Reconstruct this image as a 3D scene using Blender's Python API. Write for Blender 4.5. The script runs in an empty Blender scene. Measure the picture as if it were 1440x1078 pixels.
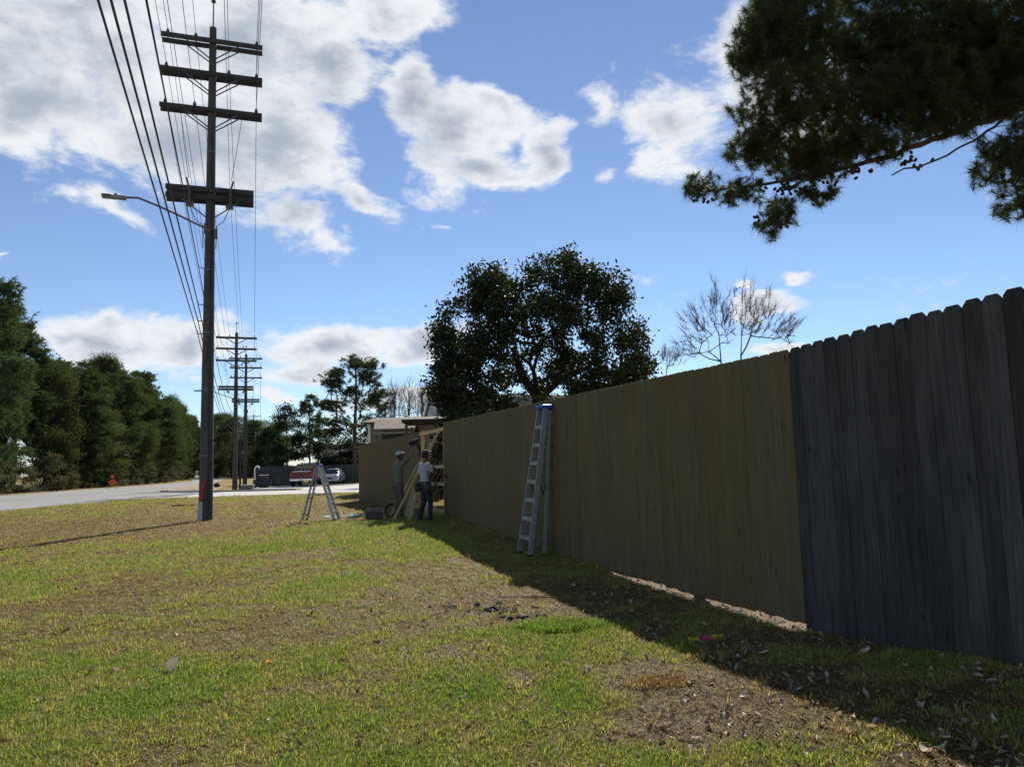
import bpy, bmesh, math, random
import numpy as np
from mathutils import Vector, Matrix, Euler
random.seed(7)
rng = np.random.default_rng(11)
S = bpy.context.scene
COL = S.collection
R = math.radians
PI = math.pi

# ------------------------------------------------------------------ camera
F_PX, PITCH, ROLL = 1060.0, math.atan(112 / 1060), -0.027
EYE = Vector((0, 0, 1.5))
CR = Matrix.Rotation(PI / 2 + PITCH, 3, 'X') @ Matrix.Rotation(ROLL, 3, 'Z')
cam_d = bpy.data.cameras.new('camera')
cam = bpy.data.objects.new('camera', cam_d)
COL.objects.link(cam)
cam.matrix_world = Matrix.Translation(EYE) @ CR.to_4x4()
cam_d.sensor_width = 36
cam_d.lens = 36 * F_PX / 1440
cam_d.clip_start = 0.05
cam_d.clip_end = 8000
S.camera = cam


def ray(x, y):
    return CR @ Vector(((x - 720) / F_PX, -(y - 539) / F_PX, -1))


def P(x, y, d):
    r = ray(x, y)
    return EYE + r * (d / r.y)


def G(x, y, z=0.0):
    r = ray(x, y)
    return EYE + r * ((z - EYE.z) / r.z)


# ------------------------------------------------------------------ sun, sky
SUN_EL, SUN_AZ = R(39.3), math.atan2(0.17, 0.985)      # azimuth from +Y towards +X
sun_dir = Vector((math.sin(SUN_AZ) * math.cos(SUN_EL), math.cos(SUN_AZ) * math.cos(SUN_EL), math.sin(SUN_EL)))
sd = bpy.data.lights.new('sun', 'SUN')
sd.energy = 5.0
sd.angle = R(0.55)
sd.color = (1.0, 0.94, 0.84)
so = bpy.data.objects.new('sun', sd)
COL.objects.link(so)
so.rotation_euler = (-sun_dir).to_track_quat('-Z', 'Y').to_euler()
so.location = (0, 0, 60)

W = bpy.data.worlds.new('World')
S.world = W
W.use_nodes = True
wn, wl = W.node_tree.nodes, W.node_tree.links
wn.clear()


def N(nodes, t, **kw):
    n = nodes.new(t)
    for k, v in kw.items():
        setattr(n, k, v)
    return n


def mth(nodes, links, op, a, b=None, c=None, clamp=False):
    n = nodes.new('ShaderNodeMath')
    n.operation = op
    n.use_clamp = clamp
    for i, v in enumerate((a, b, c)):
        if v is None:
            continue
        if isinstance(v, (int, float)):
            n.inputs[i].default_value = v
        else:
            links.new(v, n.inputs[i])
    return n.outputs[0]


def build_world():
    m = lambda *a, **k: mth(wn, wl, *a, **k)
    tc = N(wn, 'ShaderNodeTexCoord')
    sky = N(wn, 'ShaderNodeTexSky', sky_type='NISHITA', sun_disc=False)
    sky.sun_elevation = SUN_EL
    sky.sun_rotation = SUN_AZ
    sky.air_density = 0.85
    sky.dust_density = 0.0
    sky.ozone_density = 4.5
    bg = N(wn, 'ShaderNodeBackground')
    bg.inputs['Strength'].default_value = 0.098
    hs = N(wn, 'ShaderNodeHueSaturation')
    hs.inputs['Saturation'].default_value = .93
    hs.inputs['Value'].default_value = .93
    wl.new(sky.outputs[0], hs.inputs['Color'])
    wl.new(hs.outputs[0], bg.inputs['Color'])
    d = tc.outputs['Generated']
    # ragged edges: warp the direction with noise before it meets the cloud lumps
    wz = N(wn, 'ShaderNodeMapping')
    wz.inputs['Scale'].default_value = (1, 1, 1.7)
    wl.new(d, wz.inputs['Vector'])
    wnz = N(wn, 'ShaderNodeTexNoise')
    wnz.inputs['Scale'].default_value = 7.0
    wnz.inputs['Detail'].default_value = 3.0
    wl.new(wz.outputs[0], wnz.inputs['Vector'])
    ws = N(wn, 'ShaderNodeVectorMath', operation='SUBTRACT')
    wl.new(wnz.outputs['Color'], ws.inputs[0])
    ws.inputs[1].default_value = (.5, .5, .5)
    wm = N(wn, 'ShaderNodeVectorMath', operation='MULTIPLY_ADD')
    wl.new(ws.outputs[0], wm.inputs[0])
    wm.inputs[1].default_value = (.14, .14, .10)
    wl.new(d, wm.inputs[2])
    dw = wm.outputs[0]
    cl = [(120, 50, 290, 175, 0, 1), (330, 70, 230, 170, 0, 1), (445, 80, 98, 120, 0, 1), (400, 215, 125, 140, 0, 1),
          (290, 190, 210, 110, 8, 1), (540, 10, 120, 60, 0, .9), (420, 315, 80, 62, 0, .95), (525, 280, 75, 36, 10, .85),
          (60, 150, 170, 75, 8, 1), (602, 130, 60, 76, 0, .95), (645, 195, 98, 92, 0, 1), (690, 150, 92, 34, 35, .9),
          (690, 252, 100, 36, -12, .9), (775, 212, 44, 36, 0, .9), (962, 165, 100, 105, 0, 1), (1035, 90, 90, 125, 0, 1),
          (1110, 150, 110, 100, 0, 1), (858, 152, 50, 38, 0, .66), (866, 242, 40, 24, 20, .64), (140, 300, 90, 34, 20, .68),
          (622, 313, 28, 12, 20, .5), (170, 478, 150, 54, 0, 1), (262, 482, 100, 58, 0, 1), (110, 472, 90, 38, 0, .95),
          (440, 490, 150, 36, -4, .95), (400, 524, 90, 22, -3, .85), (505, 496, 70, 34, 0, .9), (605, 486, 86, 42, 0, 1),
          (655, 470, 50, 24, 0, .8), (390, 548, 90, 14, 0, .65), (560, 572, 130, 34, 0, .8), (1074, 429, 64, 19, 0, .85),
          (1030, 414, 28, 16, 0, .75), (1094, 401, 30, 11, 0, .66), (1100, 482, 50, 17, 0, .85), (8, 345, 30, 16, 0, .6)]
    items = []
    for (x, y, rx, ry, a, w) in cl:
        c = ray(x, y)
        L = c.length
        c.normalize()
        ca, sa = math.cos(R(a)), math.sin(R(a))
        e1 = CR @ Vector((ca, -sa, 0))
        e1 = (e1 - c * e1.dot(c)).normalized()
        e2 = c.cross(e1)
        items.append((c, e1, e2, 1.28 * rx / F_PX / L, 1.28 * ry / F_PX / L, w))
    rr = random.Random(5)
    while len(items) < len(cl) + 16:                        # the same broken cloud goes on round the rest of the sky
        az, el = rr.uniform(R(50), R(310)), R(rr.choice([10, 16, 24, 35, 48]) + rr.uniform(-4, 4))
        c = Vector((math.sin(az) * math.cos(el), math.cos(az) * math.cos(el), math.sin(el)))
        e1 = Vector((0, 0, 1)).cross(c).normalized()
        s = rr.uniform(.14, .34)
        items.append((c, e1, c.cross(e1), s, s * rr.uniform(.35, .7), 1))
    acc = None
    for (c, e1, e2, sx, sy, w) in items:
        mp = N(wn, 'ShaderNodeMapping', vector_type='TEXTURE')
        mp.inputs['Location'].default_value = c
        M3 = Matrix((e1, e2, c)).transposed()
        mp.inputs['Rotation'].default_value = M3.to_euler('XYZ')
        mp.inputs['Scale'].default_value = (sx, sy, .6)
        wl.new(dw, mp.inputs['Vector'])
        g = N(wn, 'ShaderNodeTexGradient', gradient_type='SPHERICAL')
        wl.new(mp.outputs[0], g.inputs[0])
        v = g.outputs['Fac']
        if w != 1:
            v = m('MULTIPLY', v, float(w))
        acc = v if acc is None else m('SMOOTH_MAX', acc, v, .12)
    # billowing detail, and the same detail a little nearer the sun for the lit rims
    def fbm(off, sc, det):
        mp = N(wn, 'ShaderNodeMapping')
        mp.inputs['Scale'].default_value = (1, 1, 1.9)
        mp.inputs['Location'].default_value = off
        wl.new(d, mp.inputs['Vector'])
        n = N(wn, 'ShaderNodeTexNoise')
        n.inputs['Scale'].default_value = sc
        n.inputs['Detail'].default_value = det
        n.inputs['Roughness'].default_value = .64
        n.inputs['Distortion'].default_value = .35
        wl.new(mp.outputs[0], n.inputs['Vector'])
        return n.outputs['Fac']
    n1 = fbm((3.1, 1.7, .4), 6.0, 10)
    n2 = fbm((3.1, 1.7 + .02, .4 + .07), 6.0, 6)
    f = m('MULTIPLY_ADD', acc, 1.7, -.50)
    f = m('ADD', f, m('MULTIPLY', m('SUBTRACT', n1, .5), 2.5))
    n3 = fbm((.7, 4.2, 1.9), 25.0, 5)
    f = m('ADD', f, m('MULTIPLY', m('SUBTRACT', n3, .5), .95))
    dens = N(wn, 'ShaderNodeMapRange', interpolation_type='SMOOTHSTEP')
    dens.inputs['From Min'].default_value = 0.0
    dens.inputs['From Max'].default_value = 0.60
    wl.new(f, dens.inputs['Value'])
    thick = N(wn, 'ShaderNodeMapRange', interpolation_type='SMOOTHSTEP')
    thick.inputs['From Min'].default_value = 0.30
    thick.inputs['From Max'].default_value = 1.35
    wl.new(m('ADD', f, m('MULTIPLY', m('SUBTRACT', n2, n1), 2.2)), thick.inputs['Value'])
    cr = N(wn, 'ShaderNodeMix', data_type='RGBA')
    wl.new(thick.outputs[0], cr.inputs['Factor'])
    cr.inputs[6].default_value = (.86, .88, .91, 1)
    cr.inputs[7].default_value = (.40, .45, .54, 1)
    cb = N(wn, 'ShaderNodeBackground')
    wl.new(cr.outputs[2], cb.inputs['Color'])
    cb.inputs['Strength'].default_value = .78
    mx = N(wn, 'ShaderNodeMixShader')
    wl.new(m('MULTIPLY', dens.outputs[0], .96), mx.inputs[0])
    wl.new(bg.outputs[0], mx.inputs[1])
    wl.new(cb.outputs[0], mx.inputs[2])
    out = N(wn, 'ShaderNodeOutputWorld')
    wl.new(mx.outputs[0], out.inputs['Surface'])


build_world()
S.view_settings.view_transform = 'Standard'
S.view_settings.look = 'None'
S.view_settings.exposure = 0.42
S.view_settings.gamma = 1.0
S.view_settings.use_curve_mapping = False


# ------------------------------------------------------------------ helpers
def tag(o, label=None, cat=None, group=None, kind=None):
    for k, v in (('label', label), ('category', cat), ('group', group), ('kind', kind)):
        if v:
            o[k] = v
    return o


def link(name, data, parent=None, loc=None):
    o = bpy.data.objects.new(name, data)
    COL.objects.link(o)
    if parent:
        o.parent = parent
    if loc is not None:
        o.location = loc
    return o


def empty(name, loc, rz=0.0, label=None, cat=None, group=None):
    o = link(name, None, None, loc)
    o.empty_display_size = .2
    o.rotation_euler = (0, 0, rz)
    return tag(o, label, cat, group)


CH = {}


def child(parent, o):
    o.parent = parent
    return o


def copy_tree(o, parent=None):
    c = o.copy()
    COL.objects.link(c)
    if parent:
        c.parent = parent
    for ch in list(o.children):
        copy_tree(ch, c)
    return c


class MB:
    def __init__(s):
        s.v, s.f = [], []

    def add(s, vs, fs):
        b = len(s.v)
        s.v += [tuple(v) for v in vs]
        s.f += [tuple(i + b for i in f) for f in fs]
        return s

    def box(s, c, size, rot=None, bev=0.0):
        c = Vector(c)
        hx, hy, hz = [k / 2 for k in size]
        if bev > 0:
            bm = bmesh.new()
            bmesh.ops.create_cube(bm, size=1)
            for v in bm.verts:
                v.co = Vector((v.co.x * size[0], v.co.y * size[1], v.co.z * size[2]))
            bmesh.ops.bevel(bm, geom=bm.edges[:], offset=bev, segments=2, affect='EDGES', profile=.5)
            bm.verts.index_update()
            vs = [v.co.copy() for v in bm.verts]
            fs = [[v.index for v in f.verts] for f in bm.faces]
            bm.free()
        else:
            vs = [Vector((x, y, z)) for x in (-hx, hx) for y in (-hy, hy) for z in (-hz, hz)]
            fs = [(0, 1, 3, 2), (4, 6, 7, 5), (0, 4, 5, 1), (2, 3, 7, 6), (0, 2, 6, 4), (1, 5, 7, 3)]
        if rot is not None:
            vs = [rot @ v for v in vs]
        return s.add([v + c for v in vs], fs)

    def beam(s, p0, p1, w, h, up=(0, 0, 1)):
        p0, p1 = Vector(p0), Vector(p1)
        d = (p1 - p0)
        L = d.length
        d.normalize()
        u = Vector(up)
        x = d.cross(u)
        if x.length < 1e-4:
            x = d.cross(Vector((1, 0, 0)))
        x.normalize()
        z = x.cross(d)
        M3 = Matrix((x, d, z)).transposed()
        return s.box((p0 + p1) / 2, (w, L, h), M3)

    def tube(s, pts, rad, n=8, cap=True):
        pts = [Vector(p) for p in pts]
        if not isinstance(rad, (list, tuple)):
            rad = [rad] * len(pts)
        vs, fs = [], []
        ref = None
        for i, p in enumerate(pts):
            d = (pts[min(i + 1, len(pts) - 1)] - pts[max(i - 1, 0)]).normalized()
            if ref is None:
                ref = d.cross(Vector((0, 0, 1)) if abs(d.z) < .9 else Vector((1, 0, 0))).normalized()
            x = (ref - d * ref.dot(d)).normalized()
            y = d.cross(x)
            for k in range(n):
                a = 2 * PI * k / n
                vs.append(p + (x * math.cos(a) + y * math.sin(a)) * rad[i])
        for i in range(len(pts) - 1):
            for k in range(n):
                a, b = i * n + k, i * n + (k + 1) % n
                fs.append((a, b, b + n, a + n))
        if cap:
            fs.append(tuple(range(n - 1, -1, -1)))
            fs.append(tuple(range((len(pts) - 1) * n, len(pts) * n)))
        return s.add(vs, fs)

    def prism(s, poly, z0, z1, M4=None):
        n = len(poly)
        vs = [Vector((x, y, z0)) for x, y in poly] + [Vector((x, y, z1)) for x, y in poly]
        if M4 is not None:
            vs = [M4 @ v for v in vs]
        fs = [tuple(range(n - 1, -1, -1)), tuple(range(n, 2 * n))] + [(i, (i + 1) % n, (i + 1) % n + n, i + n) for i in range(n)]
        return s.add(vs, fs)

    def ball(s, c, r, nu=10, nv=7, sc=(1, 1, 1), rot=None):
        c = Vector(c)
        vs, fs = [Vector((0, 0, -r * sc[2]))], []
        for j in range(1, nv):
            t = PI * j / nv
            for k in range(nu):
                a = 2 * PI * k / nu
                vs.append(Vector((r * sc[0] * math.sin(t) * math.cos(a), r * sc[1] * math.sin(t) * math.sin(a), -r * sc[2] * math.cos(t))))
        vs.append(Vector((0, 0, r * sc[2])))
        for k in range(nu):
            fs.append((0, 1 + (k + 1) % nu, 1 + k))
            t = 1 + (nv - 2) * nu
            fs.append((len(vs) - 1, t + k, t + (k + 1) % nu))
        for j in range(nv - 2):
            for k in range(nu):
                a, b = 1 + j * nu + k, 1 + j * nu + (k + 1) % nu
                fs.append((a, b, b + nu, a + nu))
        if rot is not None:
            vs = [rot @ v for v in vs]
        return s.add([v + c for v in vs], fs)

    def mesh(s, name, mat, smooth=False, origin=(0, 0, 0)):
        me = bpy.data.meshes.new(name)
        o = Vector(origin)
        me.from_pydata([tuple(Vector(v) - o) for v in s.v], [], s.f)
        me.materials.append(mat)
        if smooth:
            me.polygons.foreach_set('use_smooth', [True] * len(me.polygons))
            me.set_sharp_from_angle(angle=R(40))
        bm = bmesh.new()
        bm.from_mesh(me)
        bmesh.ops.recalc_face_normals(bm, faces=bm.faces[:])
        bm.to_mesh(me)
        bm.free()
        return me

    def build(s, name, mat, parent=None, smooth=False, origin=(0, 0, 0), loc=None):
        return link(name, s.mesh(name, mat, smooth, origin), parent, loc)


def mesh_np(name, verts, polys, mats, smooth=False, attrs=None):
    """verts (N,3); polys: list of (M,k) index arrays"""
    me = bpy.data.meshes.new(name)
    verts = np.asarray(verts, dtype=np.float32)
    me.vertices.add(len(verts))
    me.vertices.foreach_set('co', verts.ravel())
    tot = sum(p.size for p in polys)
    nf = sum(len(p) for p in polys)
    if nf:
        me.loops.add(tot)
        me.loops.foreach_set('vertex_index', np.concatenate([p.ravel() for p in polys]).astype(np.int32))
        me.polygons.add(nf)
        sizes = np.concatenate([np.full(len(p), p.shape[1]) for p in polys])
        st = np.concatenate([[0], np.cumsum(sizes)[:-1]]).astype(np.int32)
        me.polygons.foreach_set('loop_start', st)
        if smooth:
            me.polygons.foreach_set('use_smooth', np.ones(nf, dtype=bool))
    for an, (ty, arr) in (attrs or {}).items():
        a = me.attributes.new(an, ty, 'POINT')
        arr = np.asarray(arr)
        if ty == 'FLOAT_VECTOR':
            a.data.foreach_set('vector', arr.astype(np.float32).ravel())
        elif ty == 'FLOAT_COLOR':
            a.data.foreach_set('color', arr.astype(np.float32).ravel())
        else:
            a.data.foreach_set('value', arr.astype(np.int32 if ty == 'INT' else np.float32))
    if mats is not None:
        me.materials.append(mats)
    me.update(calc_edges=True)
    me.validate()
    return me


def _hash(ix, iy, seed):
    h = (ix * 374761393 + iy * 668265263 + seed * 974634777) & 0x7fffffff
    h = ((h ^ (h >> 13)) * 1274126177) & 0x7fffffff
    return ((h ^ (h >> 16)) & 0xffff) / 65535.0


def vnoise(x, y, seed=0):
    x, y = np.asarray(x, float), np.asarray(y, float)
    ix, iy = np.floor(x).astype(np.int64), np.floor(y).astype(np.int64)
    fx, fy = x - ix, y - iy
    fx, fy = fx * fx * (3 - 2 * fx), fy * fy * (3 - 2 * fy)
    a, b = _hash(ix, iy, seed), _hash(ix + 1, iy, seed)
    c, d = _hash(ix, iy + 1, seed), _hash(ix + 1, iy + 1, seed)
    return (a * (1 - fx) + b * fx) * (1 - fy) + (c * (1 - fx) + d * fx) * fy


def fbm(x, y, seed=0, oct=4):
    s, a, t = 0, .5, 0
    for i in range(oct):
        s = s + a * vnoise(np.asarray(x) * 2 ** i, np.asarray(y) * 2 ** i, seed + i * 17)
        t += a
        a *= .55
    return s / t


# ------------------------------------------------------------------ materials
def new_mat(name):
    m = bpy.data.materials.new(name)
    m.use_nodes = True
    nt = m.node_tree
    b = nt.nodes['Principled BSDF']
    return m, nt.nodes, nt.links, b


def ramp(nodes, links, fac, stops):
    r = nodes.new('ShaderNodeValToRGB')
    e = r.color_ramp.elements
    while len(e) < len(stops):
        e.new(.5)
    for k, (p, c) in zip(e, stops):
        k.position = p
        k.color = (*c, 1)
    links.new(fac, r.inputs[0])
    return r.outputs[0]


def simple(name, col, rough=.6, var=.25, scale=6.0, stretch=(1, 1, 1), metal=0.0, bump=0.0, rnd=0.0, spec=.4, coat=0.0):
    m, n, l, b = new_mat(name)
    tc = n.new('ShaderNodeTexCoord')
    mp = n.new('ShaderNodeMapping')
    mp.inputs['Scale'].default_value = stretch
    l.new(tc.outputs['Object'], mp.inputs['Vector'])
    nz = n.new('ShaderNodeTexNoise')
    nz.inputs['Scale'].default_value = scale
    nz.inputs['Detail'].default_value = 6
    nz.inputs['Roughness'].default_value = .6
    l.new(mp.outputs[0], nz.inputs['Vector'])
    lo = [c * (1 - var) for c in col]
    hi = [min(1, c * (1 + var)) for c in col]
    c = ramp(n, l, nz.outputs['Fac'], [(.3, lo), (.7, hi)])
    if rnd:
        oi = n.new('ShaderNodeObjectInfo')
        hs = n.new('ShaderNodeHueSaturation')
        l.new(c, hs.inputs['Color'])
        l.new(mth(n, l, 'MULTIPLY_ADD', oi.outputs['Random'], rnd, 1 - rnd / 2), hs.inputs['Value'])
        c = hs.outputs[0]
    l.new(c, b.inputs['Base Color'])
    b.inputs['Roughness'].default_value = rough
    b.inputs['Metallic'].default_value = metal
    b.inputs['Specular IOR Level'].default_value = spec
    b.inputs['Coat Weight'].default_value = coat
    if bump:
        bp = n.new('ShaderNodeBump')
        bp.inputs['Strength'].default_value = bump
        bp.inputs['Distance'].default_value = .02
        l.new(nz.outputs['Fac'], bp.inputs['Height'])
        l.new(bp.outputs[0], b.inputs['Normal'])
    return m


def wood(name, dark, mid, light, rnd=.35, knots=True, hue=.02, satv=.5):
    m, n, l, b = new_mat(name)
    tc = n.new('ShaderNodeTexCoord')
    oi = n.new('ShaderNodeObjectInfo')
    off = n.new('ShaderNodeVectorMath')
    off.operation = 'MULTIPLY_ADD'
    cx = n.new('ShaderNodeCombineXYZ')
    l.new(oi.outputs['Random'], cx.inputs[0])
    l.new(oi.outputs['Random'], cx.inputs[1])
    l.new(oi.outputs['Random'], cx.inputs[2])
    l.new(cx.outputs[0], off.inputs[0])
    off.inputs[1].default_value = (37, 71, 53)
    l.new(tc.outputs['Object'], off.inputs[2])
    mp = n.new('ShaderNodeMapping')
    mp.inputs['Scale'].default_value = (1, 1, .045)
    l.new(off.outputs[0], mp.inputs['Vector'])
    g = n.new('ShaderNodeTexNoise')
    g.inputs['Scale'].default_value = 46
    g.inputs['Detail'].default_value = 7
    g.inputs['Roughness'].default_value = .62
    g.inputs['Distortion'].default_value = .6
    l.new(mp.outputs[0], g.inputs['Vector'])
    mp2 = n.new('ShaderNodeMapping')
    mp2.inputs['Scale'].default_value = (1, 1, .25)
    l.new(off.outputs[0], mp2.inputs['Vector'])
    bl = n.new('ShaderNodeTexNoise')
    bl.inputs['Scale'].default_value = 4.5
    bl.inputs['Detail'].default_value = 5
    l.new(mp2.outputs[0], bl.inputs['Vector'])
    f = mth(n, l, 'ADD', mth(n, l, 'MULTIPLY', g.outputs['Fac'], .6), mth(n, l, 'MULTIPLY', bl.outputs['Fac'], .4))
    c = ramp(n, l, f, [(.32, dark), (.5, mid), (.68, light)])
    if knots:
        mk = n.new('ShaderNodeMapping')
        mk.inputs['Scale'].default_value = (7.2, 0.01, 2.1)
        l.new(off.outputs[0], mk.inputs['Vector'])
        vo = n.new('ShaderNodeTexVoronoi')
        vo.inputs['Scale'].default_value = 1.0
        l.new(mk.outputs[0], vo.inputs['Vector'])
        k = n.new('ShaderNodeMapRange')
        k.inputs['From Min'].default_value = .05
        k.inputs['From Max'].default_value = .13
        k.inputs['To Min'].default_value = .75
        k.inputs['To Max'].default_value = 0
        l.new(vo.outputs['Distance'], k.inputs['Value'])
        mx = n.new('ShaderNodeMix')
        mx.data_type = 'RGBA'
        l.new(k.outputs[0], mx.inputs['Factor'])
        l.new(c, mx.inputs[6])
        mx.inputs[7].default_value = (*[q * .35 for q in dark], 1)
        c = mx.outputs[2]
    hs = n.new('ShaderNodeHueSaturation')
    l.new(c, hs.inputs['Color'])
    l.new(mth(n, l, 'MULTIPLY_ADD', oi.outputs['Random'], rnd, 1 - rnd / 2), hs.inputs['Value'])
    r2 = mth(n, l, 'FRACT', mth(n, l, 'MULTIPLY', oi.outputs['Random'], 17.3))
    l.new(mth(n, l, 'MULTIPLY_ADD', r2, hue * 2, .5 - hue), hs.inputs['Hue'])
    r3 = mth(n, l, 'FRACT', mth(n, l, 'MULTIPLY', oi.outputs['Random'], 41.7))
    l.new(mth(n, l, 'MULTIPLY_ADD', r3, satv, .97 - satv / 2), hs.inputs['Saturation'])
    l.new(hs.outputs[0], b.inputs['Base Color'])
    b.inputs['Roughness'].default_value = .85
    b.inputs['Specular IOR Level'].default_value = .2
    bp = n.new('ShaderNodeBump')
    bp.inputs['Strength'].default_value = .5
    bp.inputs['Distance'].default_value = .004
    l.new(g.outputs['Fac'], bp.inputs['Height'])
    l.new(bp.outputs[0], b.inputs['Normal'])
    return m


def leafmat(name, cols, trans=.35, rough=.45, spec=.4, tint=(1.2, 1.5, .4), objrnd=.0):
    """foliage: each leaf its own tone; light passes through a leaf"""
    m, n, l, b = new_mat(name)
    ge = n.new('ShaderNodeNewGeometry')
    k = len(cols)
    c = ramp(n, l, ge.outputs['Random Per Island'], [((i + .0) / max(1, k - 1), q) for i, q in enumerate(cols)])
    if objrnd:
        oi = n.new('ShaderNodeObjectInfo')
        hs = n.new('ShaderNodeHueSaturation')
        l.new(c, hs.inputs['Color'])
        l.new(mth(n, l, 'MULTIPLY_ADD', oi.outputs['Random'], objrnd, 1 - objrnd / 2), hs.inputs['Value'])
        l.new(mth(n, l, 'MULTIPLY_ADD', mth(n, l, 'FRACT', mth(n, l, 'MULTIPLY', oi.outputs['Random'], 13.7)), .06, .47), hs.inputs['Hue'])
        c = hs.outputs[0]
    l.new(c, b.inputs['Base Color'])
    b.inputs['Roughness'].default_value = rough
    b.inputs['Specular IOR Level'].default_value = spec
    tr = n.new('ShaderNodeBsdfTranslucent')
    mu = n.new('ShaderNodeMix')
    mu.data_type = 'RGBA'
    mu.blend_type = 'MULTIPLY'
    mu.inputs['Factor'].default_value = 1
    l.new(c, mu.inputs[6])
    mu.inputs[7].default_value = (*tint, 1)
    l.new(mu.outputs[2], tr.inputs['Color'])
    ms = n.new('ShaderNodeMixShader')
    ms.inputs[0].default_value = trans
    l.new(b.outputs[0], ms.inputs[1])
    l.new(tr.outputs[0], ms.inputs[2])
    l.new(ms.outputs[0], n['Material Output'].inputs['Surface'])
    return m


MT = {}
MT['new_wood'] = wood('new_wood', (.092, .073, .035), (.126, .101, .048), (.155, .126, .062), rnd=.13, hue=.005, satv=.2)
MT['old_wood'] = wood('old_wood', (.026, .026, .027), (.050, .050, .050), (.084, .082, .080), rnd=.8, hue=.03)
MT['lumber'] = wood('lumber', (.40, .29, .12), (.54, .41, .19), (.64, .51, .27), rnd=.25)
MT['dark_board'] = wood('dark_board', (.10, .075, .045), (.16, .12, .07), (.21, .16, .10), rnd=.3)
MT['pole_wood'] = wood('pole_wood', (.045, .045, .043), (.075, .074, .070), (.115, .112, .105), rnd=.15, knots=False)
MT['arm_wood'] = wood('arm_wood', (.034, .034, .036), (.055, .055, .057), (.085, .085, .086), rnd=.25, knots=False)
MT['grey_fence'] = wood('grey_fence', (.055, .054, .052), (.085, .082, .078), (.12, .115, .108), rnd=.35)
MT['bark'] = simple('bark', (.028, .024, .020), .9, .45, 9, (1, 1, .3), bump=.6)
MT['pine_bark'] = simple('pine_bark', (.085, .058, .042), .9, .5, 7, (1, 1, .3), bump=.7)
MT['twig'] = simple('twig', (.10, .085, .075), .9, .3, 4)
MT['steel'] = simple('steel', (.12, .125, .13), .45, .2, 12, metal=.8)
MT['galv'] = simple('galv', (.16, .165, .17), .6, .2, 15, metal=.3)
MT['alu'] = simple('alu', (.30, .31, .315), .45, .2, 10, metal=.5)
MT['alu_dull'] = simple('alu_dull', (.22, .23, .235), .5, .15, 10, metal=.35)
MT['blue_plastic'] = simple('blue_plastic', (.02, .06, .42), .4, .1, 8)
MT['porcelain'] = simple('porcelain', (.09, .07, .06), .25, .2, 8)
MT['wire'] = simple('wire', (.018, .018, .022), .6, .1, 5)
MT['galv_light'] = simple('galv_light', (.42, .43, .44), .6, .2, 9)
MT['black'] = simple('black', (.015, .015, .017), .5, .2, 8)
MT['rubber'] = simple('rubber', (.02, .02, .02), .8, .2, 10)
MT['orange'] = simple('orange', (.85, .10, .03), .5, .12, 7)
MT['red_tape'] = simple('red_tape', (.30, .03, .022), .5, .2, 12)
MT['white_plastic'] = simple('white_plastic', (.72, .72, .70), .5, .1, 9)
MT['red_paint'] = simple('red_paint', (.15, .008, .016), .35, .08, 3, coat=.3)
MT['alu_tread'] = simple('alu_tread', (.32, .33, .34), .45, .15, 10, metal=.3)
MT['silver_paint'] = simple('silver_paint', (.42, .44, .47), .28, .06, 3, metal=.4, coat=.5)
MT['nail'] = simple('nail', (.05, .035, .03), .5, .3, 30, metal=.4)
MT['chrome'] = simple('chrome', (.62, .62, .63), .2, .05, 5, metal=.9)
MT['glass_dark'] = simple('glass_dark', (.02, .022, .026), .06, .05, 4, spec=.6)
MT['tail_light'] = simple('tail_light', (.45, .02, .02), .2, .1, 9)
MT['head_light'] = simple('head_light', (.7, .7, .72), .12, .05, 9)
MT['skin'] = simple('skin', (.16, .085, .055), .55, .1, 14)
MT['skin_light'] = simple('skin_light', (.20, .115, .08), .55, .1, 14)
MT['shirt_grey'] = simple('shirt_grey', (.36, .365, .41), .9, .12, 14, bump=.3)
MT['shirt_tan'] = simple('shirt_tan', (.13, .125, .085), .9, .12, 14, bump=.3)
MT['jeans'] = simple('jeans', (.022, .026, .042), .9, .3, 18, bump=.3)
MT['khaki'] = simple('khaki', (.085, .08, .06), .9, .15, 18, bump=.3)
MT['cap_dark'] = simple('cap_dark', (.025, .025, .04), .85, .2, 20)
MT['cap_white'] = simple('cap_white', (.38, .38, .37), .85, .1, 20)
MT['leather'] = simple('leather', (.05, .045, .05), .65, .3, 14, bump=.3)
MT['shoe'] = simple('shoe', (.09, .07, .05), .7, .3, 14)
MT['siding'] = simple('siding', (.23, .20, .16), .8, .08, 3, (1, 1, 6))
MT['grey_siding'] = simple('grey_siding', (.42, .43, .45), .8, .06, 3, (1, 1, 6))
MT['trim_white'] = simple('trim_white', (.74, .74, .72), .6, .05, 6)
MT['shingle_tan'] = simple('shingle_tan', (.155, .12, .10), .9, .3, 5, (1, 4, 4), rnd=.3, bump=.3)
MT['shingle_olive'] = simple('shingle_olive', (.21, .19, .14), .9, .3, 5, (1, 4, 4), rnd=.3, bump=.3)
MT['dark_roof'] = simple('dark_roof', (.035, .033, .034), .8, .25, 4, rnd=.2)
MT['brick'] = simple('brick', (.16, .10, .08), .9, .3, 14)
MT['concrete'] = simple('concrete', (.45, .43, .39), .9, .16, .8, bump=.2)
MT['asphalt'] = simple('asphalt', (.24, .24, .235), .9, .24, .35, bump=.2)
MT['dark_asphalt'] = simple('dark_asphalt', (.06, .06, .06), .9, .3, 3)
MT['clay'] = simple('clay', (.30, .21, .14), .95, .25, 1.2, bump=.4)
MT['curb'] = simple('curb', (.42, .40, .36), .9, .15, 2)
MT['line_yellow'] = simple('line_yellow', (.42, .28, .03), .8, .25, 8)
MT['line_white'] = simple('line_white', (.6, .6, .58), .8, .2, 8)
MT['bin'] = simple('bin', (.02, .023, .026), .55, .2, 6)
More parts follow.
